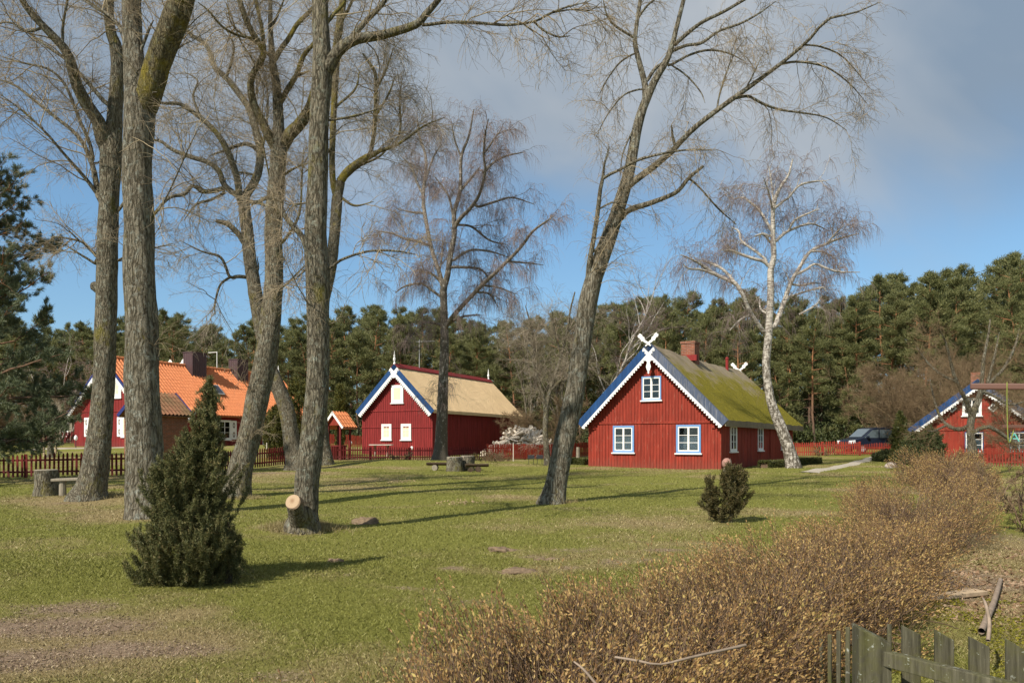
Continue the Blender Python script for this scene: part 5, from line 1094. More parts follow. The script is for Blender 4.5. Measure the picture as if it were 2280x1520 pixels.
for k in range(7): mb.cyl((-.1+k*.2, 2.75, zr+1.95), (-.1+k*.2, 3.28, zr+1.95), .010, .010, 4)
mb.build('element_array', M['metal_grey'], ant)

# --- long house with orange tiled roof
def pantiles(root, mat, hs, zr, ze, y0, y1, sg, t=.06, row=.38, wav=.30, name='roof', amp=.055):
    sl = math.hypot(hs, zr-ze); rows_ = max(2, int(sl/row)); nt = int((y1-y0)/wav); per = 5; mb = MB(); V = []; nrm = np.array([sg*(zr-ze)/sl, 0, hs/sl]); dwn = np.array([sg*hs/sl, 0, -(zr-ze)/sl])
    n = nt*per+1
    for k in range(rows_+1):
        for e in ((0, 1) if 0 < k < rows_ else (0,)):
            s = sl*k/rows_; lift = .0 if (e == 0 and k > 0) else -.035
            lift = .022 if (e == 0 and k > 0) else 0
            for i in range(n): 
                ph = i/per*math.tau; V.append(np.array([0, y0+(y1-y0)*i/(n-1), zr])+dwn*s+nrm*(lift+amp*(math.sin(ph)+.35*math.sin(2*ph))))
    m = len(V)//n; fs = [(k*n+i, k*n+i+1, (k+1)*n+i+1, (k+1)*n+i) for k in range(m-1) for i in range(n-1)]
    if sg < 0: pass
    else: fs = [f[::-1] for f in fs]
    mb.add(V, [f[::-1] for f in fs]); a = np.array([0, y0+.02, zr-.10]); b_ = dwn*sl*.995; mb.box(a, b_, VY*(y1-y0-.04), -nrm*t)
    return mb.build(name, mat, root)
rt, z0 = house_at('tiled_house', 'long dark red house with orange tiled roof and white shuttered windows', 243, 58.0, DM)
z0 = rt.location.z; W, L, hs = 7.3, 18.0, 4.05; zr = CZ+(HY-795)/F*58-z0; ze = CZ+(HY-918)/F*56.4-z0; sl = (zr-ze)/hs; hw = zr-.22-sl*3.65
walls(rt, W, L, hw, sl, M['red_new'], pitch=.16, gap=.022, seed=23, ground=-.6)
for sg in (-1, 1): pantiles(rt, M['tile'], hs, zr, ze, -.40, L+.5, sg)
mb = MB()
for k in range(int((L+.9)/.4)): mb.cyl((0, -.40+k*.4, zr+.02), (0, -.40+k*.4+.42, zr+.035), .11, .13, 8)
mb.build('ridge_tile', M['tile'], rt)
un = np.array([math.cos(math.atan(sl)), 0, -math.sin(math.atan(sl))]); OH = -.42
for sg in (-1, 1):
    A = np.array([0, OH, zr-.05]); B_ = np.array([sg*hs, OH, ze-.05]); dv = np.array([sg*un[2], 0, -un[0]])
    rake_board(rt, A, B_, dv, -VY, .20, .035, M['navy'], 'bargeboard'); rake_board(rt, A+dv*.19, B_+dv*.19, dv, -VY, .17, .05, M['white'], 'bargeboard_trim', teeth=.18, tw=.10)
post_finial(rt, (0, L+.3, zr+.05), .9)
def shutter(root, o, u, n, w, h, label=None):
    o = np.array(o, float); mb = MB(); mb.box(o-u*w/2-VZ*h/2, u*w, VZ*h, n*.045); s_ = mb.build('shutter', M['white'], root); mb = MB()
    for k in range(2):
        z = (-.25+.5*k)*h; poly = [(math.cos(t)*w*.20, z+math.sin(t)*h*.15) for t in np.linspace(0, math.tau, 14, endpoint=False)]; inn = [(math.cos(t)*w*.10, z+math.sin(t)*h*.09) for t in np.linspace(0, math.tau, 14, endpoint=False)]
        for i in range(14):
            j = (i+1) % 14; mb.prism([poly[i], poly[j], inn[j], inn[i]], o+n*.046, u, VZ, n*.006)
    mb.build('carving', M['darkwood'], s_); return s_
zc = 1.45
def lx(px, Yg=57.0):   # gable coordinate of a photo column
    k = (px-CX)/F; X0, Y0 = rt.location.x, rt.location.y; return (k*Y0-X0)/(.914+k*.405)
for px in (207, 281): 
    x = lx(px); window(rt, (x, -.004, zc), VX, -VY, .60, 1.25, 2, 3, M['white'], .10, pane='cream', room=False)
    for s in (-.65, .65): shutter(rt, (x+s, -.004, zc), VX, -VY, .45, 1.4)
zq = CZ+(HY-862)/F*57.5-z0; window(rt, (lx(258), -.004, zq), VX, -VY, .75, 1.1, 2, 3, M['white'], .2, pane='cream', room=False)
for ly, sh in ((7.6, True), (2.2, False), (15.5, True)):
    window(rt, (3.654, ly, 1.32), VY, VX, 1.15, 1.35, 2, 3, M['white'], .10, curtain=.0)
    if sh:
        for s in (-1.0, 1.0): shutter(rt, (3.658, ly+s, 1.32), VY, VX, .62, 1.5)
mb = MB(); mb.bx(3.655, 3.72, 12.0, 12.14, -.4, hw-.1); mb.build('corner_board', M['white'], rt)
mb = MB(); mb.bx(3.655, 3.70, 12.2, 13.1, -.3, 2.0); mb.build('door', M['red_new'], rt)
def chim(y, x, w, d, top, name='chimney'):
    mb = MB(); mb.bx(x-w/2, x+w/2, y, y+d, zr-1.6, top)
    for k in range(int(w/.2)): mb.bx(x-w/2+.1+k*.2, x-w/2+.13+k*.2, y-.02, y+.001, zr-1.6, top-.01)
    for k in range(int(d/.2)): mb.bx(x+w/2-.001, x+w/2+.02, y+.1+k*.2, y+.13+k*.2, zr-1.6, top-.01)
    c = mb.build(name, M['metal_brown'], rt); mb = MB(); mb.bx(x-w/2-.05, x+w/2+.05, y-.05, y+d+.05, top+.001, top+.06); mb.build('chimney_cap', M['metal_brown'], c)
def along(px, x=0): # distance along the ridge for a photo column
    k = (px-CX)/F; X0 = rt.location.x+x*.914; Y0 = rt.location.y-x*.405; return (k*Y0-X0)/(.405-k*.914)
ya, yb = along(411), along(512)
chim(ya, .35, 1.0, 1.5, zr+1.05); chim(yb, .35, 1.0, 1.3, zr+.95)
ys_ = along(486, 2.2); nrm = np.array([math.sin(math.atan(sl)), 0, math.cos(math.atan(sl))]); dw = np.array([un[0], 0, un[2]]); c = np.array([2.0, ys_, zr-sl*2.0])+nrm*.08
mb = MB(); mb.box(c-dw*.55-VY*.45, dw*1.1, VY*.9, nrm*.10); sk = mb.build('skylight', M['metal_grey'], rt); mb = MB(); mb.box(c-dw*.45-VY*.36+nrm*.101, dw*.9, VY*.72, nrm*.01); mb.build('pane', M['carpaint'], sk)
# entrance porch with its own small tiled roof
yp = along(425, 4.6); mb = MB(); mb.prism([(-.95, -.4), (.95, -.4), (.95, 1.95), (0, 2.75), (-.95, 1.95)], (3.69, yp, 0), VY, VZ, VX*1.5); po = mb.build('porch', M['red_new'], rt)
for sg in (-1, 1):
    mb = MB(); mb.box((3.69, yp, 2.86), VX*1.75, VY*sg*1.2+VZ*-1.0, VZ*.09); mb.build('porch_roof', M['tile'], po)
    mb = MB(); mb.box((5.441, yp, 2.78), VX*.04, VY*sg*1.22+VZ*-1.02, VZ*.2); mb.build('porch_trim', M['white'], po)
ant = thing('tv_antenna', 'pale hooked antenna on the orange tiled roof between its two brown chimneys', 'antenna', tuple(rt.location)); ant.rotation_euler = rt.rotation_euler; y_ = along(483)
MB().cyl((0, y_, zr-.1), (0, y_, zr+1.5), .035, .03, 6).build('mast', M['white'], ant); MB().cyl((.02, y_, zr+1.45), (-.95, y_, zr+1.45), .03, .03, 6).build('boom', M['white'], ant)
# white carved finial standing left of the first chimney belongs to a roof piece behind the ridge
horse_finial(rt, (-.9, along(392, -1.0), zr-.25), VX, -VY, 1.15)
mb = MB(); yy = along(545, -2.0); mb.prism([(-1.3, -1.0), (1.3, -1.0), (0, .35)], (-4.0, yy, zr-.25), VY, VZ, VX*4.0); mb.build('dormer', M['tile'], rt)

# --- small brick shed with weathered tile roof
rt, z0 = house_at('brick_shed', 'small brick shed with mossy brown tile roof and blue bargeboards behind the thick poplar', 311, 46.0, DM); rt['category'] = 'shed'
W, L, hs = 2.5, 2.4, 1.52; zr = CZ+(HY-871)/F*46-z0; ze = CZ+(HY-922)/F*45.3-z0; sl = (zr-ze)/hs; hw = zr-.12-sl*1.25
mb = MB(); mb.prism([(-1.25, -.4), (1.25, -.4), (1.25, hw), (0, hw+sl*1.25), (-1.25, hw)], (0, 0, 0), VX, VZ, VY*L); mb.build('wall', M['brick'], rt)
for sg in (-1, 1): pantiles(rt, M['tile_old'], hs, zr, ze, -.2, L+.2, sg, row=.36, wav=.28, amp=.06)
un = np.array([math.cos(math.atan(sl)), 0, -math.sin(math.atan(sl))])
for y_, nn in ((-.22, -VY), (L+.22, VY)):
    for sg in (-1, 1): rake_board(rt, (0, y_, zr+.07), (sg*(hs+.05), y_, ze+.02), np.array([sg*un[2], 0, -un[0]]), nn, .20, .04, M['navy'], 'bargeboard')

# --- far right house
DF = (.51, .86); rt, z0 = house_at('thatched_house', 'red board house with grey thatch and blue and white gable, far right behind bare branches', 2177, 46.0, DF)
W, L, hs = 6.6, 9.0, 3.7; zr = CZ+(HY-845)/F*46-z0; ze = CZ+(HY-957)/F*47.9-z0; sl = (zr-ze)/hs; hw = zr-.3-sl*3.3
walls(rt, W, L, hw, sl, M['red_old'], pitch=.155, gap=.016, seed=33, ground=-.5)
OH = -.38; roof_slab(rt, M['thatch_grey'], hs, zr, ze, OH+.03, L+.4, .28, rough=.06, seed=5)
un = np.array([math.cos(math.atan(sl)), 0, -math.sin(math.atan(sl))])
for sg in (-1, 1):
    A = np.array([0, OH, zr+.03]); B_ = np.array([sg*(hs+.06), OH, ze-.05]); dv = np.array([sg*un[2], 0, -un[0]])
    rake_board(rt, A, B_, dv, -VY, .36, .035, M['blue_worn'] if sg > 0 else M['blue'], 'bargeboard'); rake_board(rt, A+dv*.345, B_+dv*.345, dv, -VY, .10, .05, M['white'], 'bargeboard_trim', teeth=.17, tw=.08)
def lx2(px): k = (px-CX)/F; return (k*rt.location.y-rt.location.x)/(.86+k*.51)
zw = CZ+(HY-905)/F*46-z0; window(rt, (lx2(2164), -.004, zw), VX, -VY, .80, .85, 2, 3, M['white'], .09)
zw = CZ+(HY-984)/F*46-z0; window(rt, (lx2(2169), -.004, zw), VX, -VY, .85, 1.1, 2, 3, M['blue'], .05, curtain=.7); window(rt, (lx2(2169)+2.2, -.004, zw), VX, -VY, .85, 1.1, 2, 3, M['blue'], .05, curtain=.7)
zd = CZ+(HY-908)/F*46-z0
for px in (2120, 2211):
    mb = MB(); s_ = .26; i_ = .16; o_ = np.array([lx2(px), -.03, zd]); 
    for k in range(4):
        a, b_ = k*math.pi/2, (k+1)*math.pi/2; mb.prism([(math.cos(a)*s_, math.sin(a)*s_), (math.cos(b_)*s_, math.sin(b_)*s_), (math.cos(b_)*i_, math.sin(b_)*i_), (math.cos(a)*i_, math.sin(a)*i_)], o_, VX, VZ, -VY*.04)
    w = mb.build('window', M['white'], rt); w['label'] = 'small diamond shaped window'; mb = MB(); mb.prism([(i_, 0), (0, i_), (-i_, 0), (0, -i_)], o_, VX, VZ, -VY*.01); mb.build('pane', M['carpaint'], w)
mb = MB(); mb.bx(-.4, .4, 3.6, 4.4, zr-.5, zr+.7); mb.build('chimney', M['brick'], rt)

# --- grey house far behind at the left
rt, z0 = house_at('grey_house', 'weathered grey wooden house corner left of the orange roofed house, behind bare twigs', 118, 76.0, DM)
walls(rt, 5.2, 6, 2.2, .95, M['greywood'], pitch=.2, gap=.02, seed=43, ground=-.6); roof_slab(rt, M['thatch_grey'], 2.9, 5.05, 2.25, -.3, 6.3, .15, rough=.03, seed=8)
window(rt, (1.75, -.004, 1.2), VX, -VY, .7, 1.1, 2, 3, M['white'], .09)

# ---------------------------------------------------------------- fences
def picket_fence(name, label, pts, h, mat, pw=.07, gap=.075, t=.02, point=True, bay=2.4, rail=.07, group=None, bow=0):
    pts = [np.array(p[:2], float) for p in pts]; seg = [np.linalg.norm(b-a) for a, b in zip(pts, pts[1:])]; cum = np.concatenate([[0], np.cumsum(seg)]); Lt = cum[-1]
    at = lambda s: np.array([np.interp(s, cum, [p[0] for p in pts]), np.interp(s, cum, [p[1] for p in pts])])
    ro = thing(name, label, 'fence', (pts[0][0], pts[0][1], gz(*pts[0])), 0, group); nb = max(1, int(round(Lt/bay))); rr = random.Random(len(pts)+int(Lt*10)); off = ro.location
    for k in range(nb):
        s0, s1 = Lt*k/nb, Lt*(k+1)/nb; mb = MB(); n = max(2, int((s1-s0)/(pw+gap)))
        for i in range(n):
            s = s0+(i+.5)*(s1-s0)/n; p = at(s); q = at(min(Lt, s+.05)); d = q-p
            if np.linalg.norm(d) < 1e-6: d = p-at(s-.05)
            d = d/np.linalg.norm(d); u = np.array([d[0], d[1], 0]); nn = np.array([-d[1], d[0], 0]); z = gz(*p); hh = h*(.97+.05*rr.random())+bow*math.sin(math.pi*i/n)
            w = pw*(.9+.2*rr.random()); o_ = np.array([p[0], p[1], z+.05]); ln = rr.uniform(-.02, .02); up = VZ+u*ln
            mb.prism([(-w/2, 0), (w/2, 0), (w/2, hh-.09), (0, hh-.02) if point else (w/2, hh-.05), (-w/2, hh-.09)], o_, u, up, -nn*t)
        a, b_ = at(s0), at(s1); za, zb = gz(*a), gz(*b_); d = b_-a; l = np.linalg.norm(d); nn = np.array([-d[1], d[0], 0])/l
        for f in (.22, .72): mb.box(np.array([a[0], a[1], za+h*f])+nn*.003, np.array([d[0], d[1], zb-za]), nn*.035, VZ*rail)
        mb.build('picket_panel', mat, ro, off=off)
    for k in range(nb+1):
        p = at(min(Lt, Lt*k/nb)); d = at(min(Lt, Lt*k/nb+.1))-at(max(0, Lt*k/nb-.1)); d = d/np.linalg.norm(d); u = np.array([d[0], d[1], 0]); nn = np.array([-d[1], d[0], 0]); mb = MB()
        o_ = np.array([p[0], p[1], gz(*p)-.2])+nn*.04; mb.box(o_-u*.05, u*.10, nn*.10, VZ*(h+.22)); mb.build('post', mat, ro, off=off, bevel=.008)
    return ro
A, B_, C_, D_, E_ = GY(-110, 30.2), GY(290, 31.2), GY(500, 35.5), GY(640, 39.5), GY(735, 45.5)
picket_fence('picket_fence', 'dark red picket fence across the left of the lawn behind the big trunks', [A, B_, C_, D_], .90, M['red_fence'], .075, .085)
picket_fence('picket_fence', 'dark red picket fence along the front of the straw roofed house', [E_, GY(850, 46.5), GY(985, 47), GY(1085, 47.5)], .80, M['red_fence'], .06, .07)
picket_fence('picket_fence', 'bright red close picket fence in front of the firewood heap', [GY(1085, 47.5), GY(1180, 49), GY(1315, 52)], .95, M['red_old'], .09, .03)
picket_fence('picket_fence', 'distant red fence at the far left beyond the fruit tree', [GY(-120, 67), GY(60, 67), GY(170, 66)], 1.0, M['red_fence'], .10, .03)
picket_fence('picket_fence', 'distant red fence between the tiled well and the straw roofed house', [GY(690, 66), GY(812, 68)], 1.0, M['red_old'], .10, .03)
picket_fence('picket_fence', 'red fence at the forest edge right of the mossy roofed house', [GY(1750, 56), GY(1830, 55.5), GY(1915, 55)], .95, M['red_old'], .09, .05)
picket_fence('garden_gate', 'light red garden gate with arched top in front of the dark van', [GY(1915, 55), GY(1998, 55)], .72, M['red_old'], .045, .07, bow=.16)['category'] = 'gate'
picket_fence('picket_fence', 'red fence in front of the far right house, behind the hedge', [GY(2080, 41), GY(2120, 40.5), GY(2310, 40)], .9, M['red_old'], .06, .08)

# the old mossy fence in the foreground: every picket its own part
ro = thing('old_picket_fence', 'old mossy grey picket fence with slanted lichen topped pickets, bottom right corner', 'fence', GY(1950, 4.0)); off = ro.location
def opick(px, Yb, top, w, slant, t=.022, yaw=0.0, nm='picket', lean=0):
    p = GY(px, Yb); z1 = CZ+(HY-top)/F*Yb-p[2]; u = np.array([math.cos(yaw), math.sin(yaw), 0]); n = np.array([-math.sin(yaw), math.cos(yaw), 0]); mb = MB()
    mb.prism([(-w/2, -.1), (w/2, -.1), (w/2*.97+lean, z1-slant), (-w/2*.97+lean, z1)], p, u, VZ, n*t); return mb.build(nm, M['oldwood'], ro, off=off, bevel=.004)
yw = -.12
for px, Y, tp, w, sl_ in ((2030, 4.02, 1392, .092, .045), (2104, 3.92, 1402, .092, .05), (2182, 3.80, 1417, .094, .048), (2265, 3.68, 1422, .094, .055), (2350, 3.55, 1430, .094, .05)): opick(px, Y, tp, w, sl_, yaw=yw)
b = GY(1950, 3.86); z1 = CZ+(HY-1397)/F*3.86-b[2]; mb = MB(); u = np.array([math.cos(yw), math.sin(yw), 0]); n = np.array([-math.sin(yw), math.cos(yw), 0])
mb.prism([(-.075, -.2), (.075, -.2), (.075, z1-.075), (-.075, z1)], b, u, VZ, n*.13); mb.build('post', M['oldwood'], ro, off=off, bevel=.01)
for f in (.30, .735):
    a = GY(1965, 3.93)+VZ*f; e = GY(2400, 3.36)+VZ*(f-.03); d = e-a; nn = np.array([-d[1], d[0], 0]); nn /= np.linalg.norm(nn); mb = MB(); mb.box(a-nn*.075, d, nn*.05, VZ*.075); mb.build('rail', M['oldwood'], ro, off=off, bevel=.005)
for px, Y, tp, w in ((1985, 4.35, 1385, .085), (1893, 4.1, 1392, .07), (1872, 4.4, 1400, .07), (1852, 4.75, 1408, .07), (1833, 5.1, 1418, .07), (1815, 5.5, 1425, .07)): opick(px, Y, tp, w, .03, yaw=1.15)

# ---------------------------------------------------------------- things on the lawn
def log_mesh(mb_r, pts, sides=16): T = Tubes(); A = np.array(pts, float); T.add(A[:, :3], A[:, 3], sides); return T
def stump(name, label, px, Y, w, h, barkm, topm, seed, flare=1.15):
    b = GY(px, Y); ro = thing(name, label, 'stump', b); z = np.linspace(-.15, h, 8); T = Tubes(); T.add(np.column_stack([0*z, 0*z, z]), (w/2)*np.interp(z, [-.15, .2, h], [flare, 1.02, 1.0]), 18); T.build('bark', barkm, ro, rough=.10, seed=seed)
    r = random.Random(seed); MB().lathe([(w/2*.96, h-.08), (w/2*.965, h+.012), (w/2*.9, h+.022)], (0, 0, 0), 18).build('cut_face', topm, ro); return ro
stump('log_stump', 'upright log stump with pale cut top at the left, beside the plank seat', 103, 22.6, .62, .72, M['poplar'], M['greywood'], 3)
stump('log_stump', 'pale upright log of the log table set, left one of the pair', 1012, 35.0, .70, .62, M['poplar'], M['greywood'], 4)
stump('log_stump', 'dark upright log of the log table set, right one of the pair', 1041, 35.6, .62, .66, M['poplar'], M['greywood'], 5)
b = GY(150, 22.2); ro = thing('plank_bench', 'short mossy plank seat on a round post between the stump and the leftmost poplar', 'bench', b)
mb = MB(); mb.box((-.38, -.16, .40), (.86, .06, .03), (-.03, .34, 0), (0, 0, .075)); mb.build('seat', M['greywood'], ro, bevel=.015); MB().cyl((-.13, 0, -.1), (-.13, 0, .40), .095, .09, 12).build('leg', M['greywood'], ro)
MB().cyl((.34, .04, -.1), (.34, .04, .40), .08, .08, 12).build('leg', M['greywood'], ro)
def log_bench(label, px, Y, L, ang, legs, yoff=0):
    b = GY(px, Y); ro = thing('log_bench', label, 'bench', b, ang); T = Tubes(); x = np.linspace(-L/2, L/2, 7)
    mb = MB(); mb.prism([(math.cos(t)*.20, min(.015, math.sin(t)*.12)) for t in np.linspace(0, math.tau, 16, endpoint=False)], (-L/2, 0, .34), VY, VZ, VX*L); mb.build('seat', M['darkwood'], ro)
    for (x_, r_, l_) in legs: mb = MB(); mb.cyl((x_, -l_/2, r_*.95), (x_, l_/2, r_*.95), r_, r_, 14); mb.build('log_support', M['greywood'] if len(legs) < 2 else M['darkwood'], ro)
log_bench('split log bench on a round log at the left of the log table', 974, 35.5, .95, -.05, [(-.10, .13, .42)])
log_bench('dark split log bench at the right of the log table', 1062, 34.6, 1.0, .12, [(.05, .13, .34), (-.30, .10, .40)])
# table in front of the straw roofed house
b = GY(849, 51.0); ro = thing('garden_table', 'pale garden table with crossed legs in front of the straw roofed house', 'table', b)
zt = CZ+(HY-989)/F*51-b[2]; zt = max(.6, zt); MB().bx(-.72, .72, -.45, .45, zt-.06, zt).build('tabletop', M['white_stake'], ro, bevel=.015)
for sx in (-.4, .4):
    for s in (-1, 1): MB().box((sx-.035, -s*.38, 0), (.07, 0, 0), (0, .07, 0), (0, s*.72, zt-.06)).build('leg', M['greywood'], ro)
# tiled well
b = GY(755, 47.0); ro = thing('garden_well', 'red garden well under a small orange tiled roof on posts', 'well', b, math.atan2(-.405, .914)); zr = CZ+(HY-916)/F*47-b[2]; ze = zr-.92; x0 = -.42
zz = lambda v: v
for sg in (-1, 1):
    o = pantiles(ro, M['tile'], .75, zr, ze, -.62, .75, sg, t=.05, row=.26, wav=.23, amp=.04)
for y_ in (-.64,):
    for sg in (-1, 1): rake_board(ro, (0, y_, zr-.0), (sg*.78, y_, ze-.02), np.array([-sg*.74, 0, -.67])*1.0, -VY, .13, .03, M['white'], 'bargeboard')
MB().prism([(-.62, ze+.1), (.62, ze+.1), (0, zr-.1)], (0, -.5, 0), VX, VZ, VY*.05).build('gable', M['red_old'], ro)
for y_ in (-.45, .5):
    for x_ in (-.42, .42): MB().bx(x_-.05, x_+.05, y_-.05, y_+.05, -.1, ze+.28).build('post', M['red_fence'], ro)
mb = MB(); mb.lathe([(.44, -.1), (.45, .75), (.48, .76), (.48, .84), (.38, .845), (.37, .6)], (-.02, 0, 0), 16); mb.build('well_ring', M['red_fence'], ro, True)
# firewood heap: every log its own object
logs = []
lr = random.Random(9)
for k in range(4):
    mb = MB(); L_ = .62+.1*k; n = 7; prf = [(math.cos(t)*.085*(1+.25*lr.random()), math.sin(t)*.075*(1+.25*lr.random())) for t in np.linspace(0, math.tau, n, endpoint=False)]
    if k % 2: prf = prf[:4]
    mb.prism(prf, (-L_/2, 0, 0), VY, VZ, VX*L_); o = mb.build('firewood_log', M['logwood']); tag(o, 'pale split log on the firewood heap', 'log', 'split logs of the firewood heap'); logs.append(o)
hb = GY(1163, 53.0); hx, hy = hb[0], hb[1]
def heap_h(x): return np.interp((x-hx)/F*0+x-hx, [-2.6, -1.9, -1.1, -.4, .4, 1.0, 1.5, 2.0], [.05, .55, 1.35, 1.75, 1.8, 1.55, 1.1, .3])
cnt = 0; placed = []
while cnt < 260:
    x = hx+lr.uniform(-2.6, 2.0); dy = lr.uniform(-1.5, 1.0); H_ = float(heap_h(x))*max(0, 1-(dy/1.6)**2)**.5
    if H_ < .1: continue
    z = hb[2]+H_*(1 if lr.random() < .8 else lr.random())-.06+lr.uniform(-.04, .08); o = logs[cnt % 4] if cnt < 4 else logs[cnt % 4].copy()
    if cnt >= 4: COL.objects.link(o)
    o.location = (x, hy+dy, z); o.rotation_euler = (lr.uniform(0, 6), lr.gauss(.25 if x < hx else -.3, .45), lr.choice([lr.uniform(-.9, .9), 1.57+lr.uniform(-.6, .6)])); cnt += 1
# grill, stakes, lamps, stones, mounds
b = GY(1192, 41.0); ro = thing('garden_grill', 'black double box grill on thin legs left of the thin dark tree', 'grill', b)
for x_ in (-.22, .22): MB().bx(x_-.17, x_+.17, -.16, .16, .30, .50).build('fire_box', M['black'], ro, bevel=.01)
for x_ in (-.34, -.10, .10, .34): MB().cyl((x_, 0, -.03), (x_, 0, .3), .014, .014, 6).build('leg', M['black'], ro)
def lamp(px, Y, lab, s=1.0):
    b = GY(px, Y); ro = thing('garden_lamp', lab, 'lamp', b); MB().cyl((0, 0, -.05), (0, 0, .45*s), .03, .03, 8).build('post', M['black'], ro); MB().lathe([(.05, .45*s), (.11, .52*s), (.12, .62*s), (.07, .72*s), (.02, .76*s)], (0, 0, 0), 10).build('lamp_head', M['white'], ro, True)
lamp(169, 55, 'small white garden lamp at the corner of the orange roofed house', 1.2); lamp(917, 53, 'small white garden lamp right of the straw house windows', .9); lamp(781, 60, 'small white garden lamp left of the straw roofed house', .9)
def stake(px, Y, top, w, lab, m='white_stake', lean=0):
    b = GY(px, Y); z1 = CZ+(HY-top)/F*Y-b[2]; ro = MB().cyl((0, 0, -.1), (lean, 0, z1), w/F*Y*.5, w/F*Y*.42, 8).build('stake', M[m], loc=b); tag(ro, lab, 'stake')
stake(1143, 45, 985, 2.2, 'slim pale stake in front of the firewood heap'); stake(594, 46, 985, 2.5, 'short pale stake before the orange house door'); stake(98, 48, 936, 5, 'pale support stake left of the small fruit tree', 'cutwood'); stake(122, 48, 945, 5, 'pale support stake right of the small fruit tree', 'cutwood', .25); stake(1287, 46, 995, 9, 'dark grey post at the left corner of the mossy roofed house', 'greywood')
def blob(name, lab, cat_, pos, rx, ry, rz_, mat, seed, n=(18, 10), amp=.25, kind=None):
    r = np.random.default_rng(seed); mb = MB(); nu, nv = n
    def f(i, j):
        a = i/nu*math.tau; t = j/nv*math.pi; d = np.array([math.sin(t)*math.cos(a), math.sin(t)*math.sin(a), math.cos(t)]); k = 1+amp*(float(fbm(d[0]*1.8+seed, d[1]*1.8+d[2]*1.3, seed))-.5)*2; return (rx*d[0]*k, ry*d[1]*k, rz_*d[2]*k)
    mb.grid(lambda i, j: f(i % nu, j), nu, nv); o = mb.build(name, mat, smooth=True, loc=pos); return tag(o, lab, cat_)
b = GY(1618, 33.5); zc_ = CZ+(HY-1030)/F*33.5; 
ro = thing('stone_ball', 'pinkish round stone on a low post seen above the small juniper', 'stone', b); o = blob('ball', None, None, (0, 0, zc_-b[2]-.02), .20, .20, .23, M['stone'], 4, amp=.1); o.parent = ro; MB().cyl((0, 0, -.1), (0, 0, zc_-b[2]-.15), .14, .12, 10).build('pedestal', M['stone_grey'], ro)
b = GY(1985, 38); blob('garden_stone', 'rounded grey stone at the foot of the loose young spruce', 'stone', b+VZ*.08, .32, .26, .22, M['stone_grey'], 6)
for k, (px, py, rx, ry, h_, m, lab) in enumerate([(808, 1165, .34, .25, .13, 'soil', 'reddish molehill in the poplar shadow right of the sawn stub'), (1118, 1225, .22, .16, .08, 'soil', 'small brown molehill, upper one of the two in mid lawn'), (1148, 1273, .26, .17, .08, 'soil', 'brown molehill with grey top, lower one of the two in mid lawn'), (745, 1250, .13, .09, .07, 'soil', 'tiny molehill right of the big juniper shadow'), (1215, 1245, .2, .12, .05, 'soil', 'flat molehill right of the two in mid lawn')]):
    b = GP(px, py); blob('molehill', lab, 'molehill', b-VZ*.02, rx, ry, h_, M[m], 20+k, (30, 16), .75)
for k, (px, py, n_, lab) in enumerate([(888, 1070, 60, 'scattered pale wood chips left of the log table'), (1030, 1119, 70, 'thin line of pale wood chips in mid lawn')]):
    b = GP(px, py); r = np.random.default_rng(k+3); x = b[0]+r.normal(size=n_)*.32; y = b[1]+r.normal(size=n_)*.35; mb = MB()
    for i in range(n_):
        a = r.random()*6.28; s_ = .02+.045*r.random(); u = np.array([math.cos(a), math.sin(a), r.normal()*.2]); v = np.array([-math.sin(a), math.cos(a), r.normal()*.2]); mb.box((x[i], y[i], gz(x[i], y[i])+.005), u*s_, v*s_*.5, VZ*(.006+.014*r.random()))
    tag(mb.build('wood_chips', M['chips']), lab, 'wood chips', kind='stuff')
# grass tussocks round the trunk feet
def tuss(px, py, rx, n, seed):
    b = GP(px, py); r = np.random.default_rng(seed); x = b[0]+r.normal(size=n)*rx; y = b[1]+r.normal(size=n)*rx*.55; c = np.stack([x, y, g(x, y)], 1); return needles(c, np.tile([0, 0, 1.], (n, 1)), 3, .085, .004, r, .5, .02)
V = np.concatenate([tuss(655, 1178, .30, 900, 1), tuss(700, 1172, .30, 900, 2), tuss(225, 1106, .35, 700, 3), tuss(540, 1110, .3, 500, 4), tuss(1240, 1120, .25, 400, 5), tuss(340, 1150, .3, 300, 6)])
tag(npmesh('dry_grass', V, np.arange(len(V)*4).reshape(-1, 4), M['blade'], attr={'dry': np.full(len(V)*4, .85)}), 'dry grass tussocks around the feet of the trunks', 'dry grass', kind='stuff')

# planks and sticks at the right
def plank(px0, py0, px1, py1, w, t, mat, nm, lab, ct):
    a, b_ = GP(px0, py0), GP(px1, py1); d = b_-a; n = np.array([-d[1], d[0], 0]); n /= np.linalg.norm(n); o = MB().box((0, 0, .02), d, n*w, VZ*t).build(nm, M[mat], loc=a, bevel=.005); tag(o, lab, ct)
plank(2050, 1345, 2200, 1330, .16, .05, 'cutwood', 'plank', 'pale plank lying on dead leaves behind the old picket fence', 'plank')
T = Tubes(); A = np.array([list(P(2200, 1425, 6.0))+[.016], list(P(2203, 1385, 6.1))+[.015], list(P(2195, 1345, 6.2))+[.012], list(P(2188, 1330, 6.3))+[.007]]); A = cat(A, 12); o = T.add(A[:, :3], A[:, 3], 6).build('stick', M['deadbranch'], None, A[0, :3], loc=A[0, :3]); tag(o, 'crooked pale stick leaning behind the old picket fence', 'stick')
T = Tubes(); A = np.array([list(GP(2185, 1418)+VZ*.05)+[.03], list(GP(2205, 1370)+VZ*.05)+[.032], list(GP(2215, 1345)+VZ*.05)+[.03], list(GP(2228, 1300)+VZ*.05)+[.025]]); A = cat(A, 10); o = T.add(A[:, :3], A[:, 3], 8).build('fallen_branch', M['deadbranch'], None, A[0, :3], loc=A[0, :3]); tag(o, 'thick mossy branch lying on the ground behind the old picket fence', 'branch')

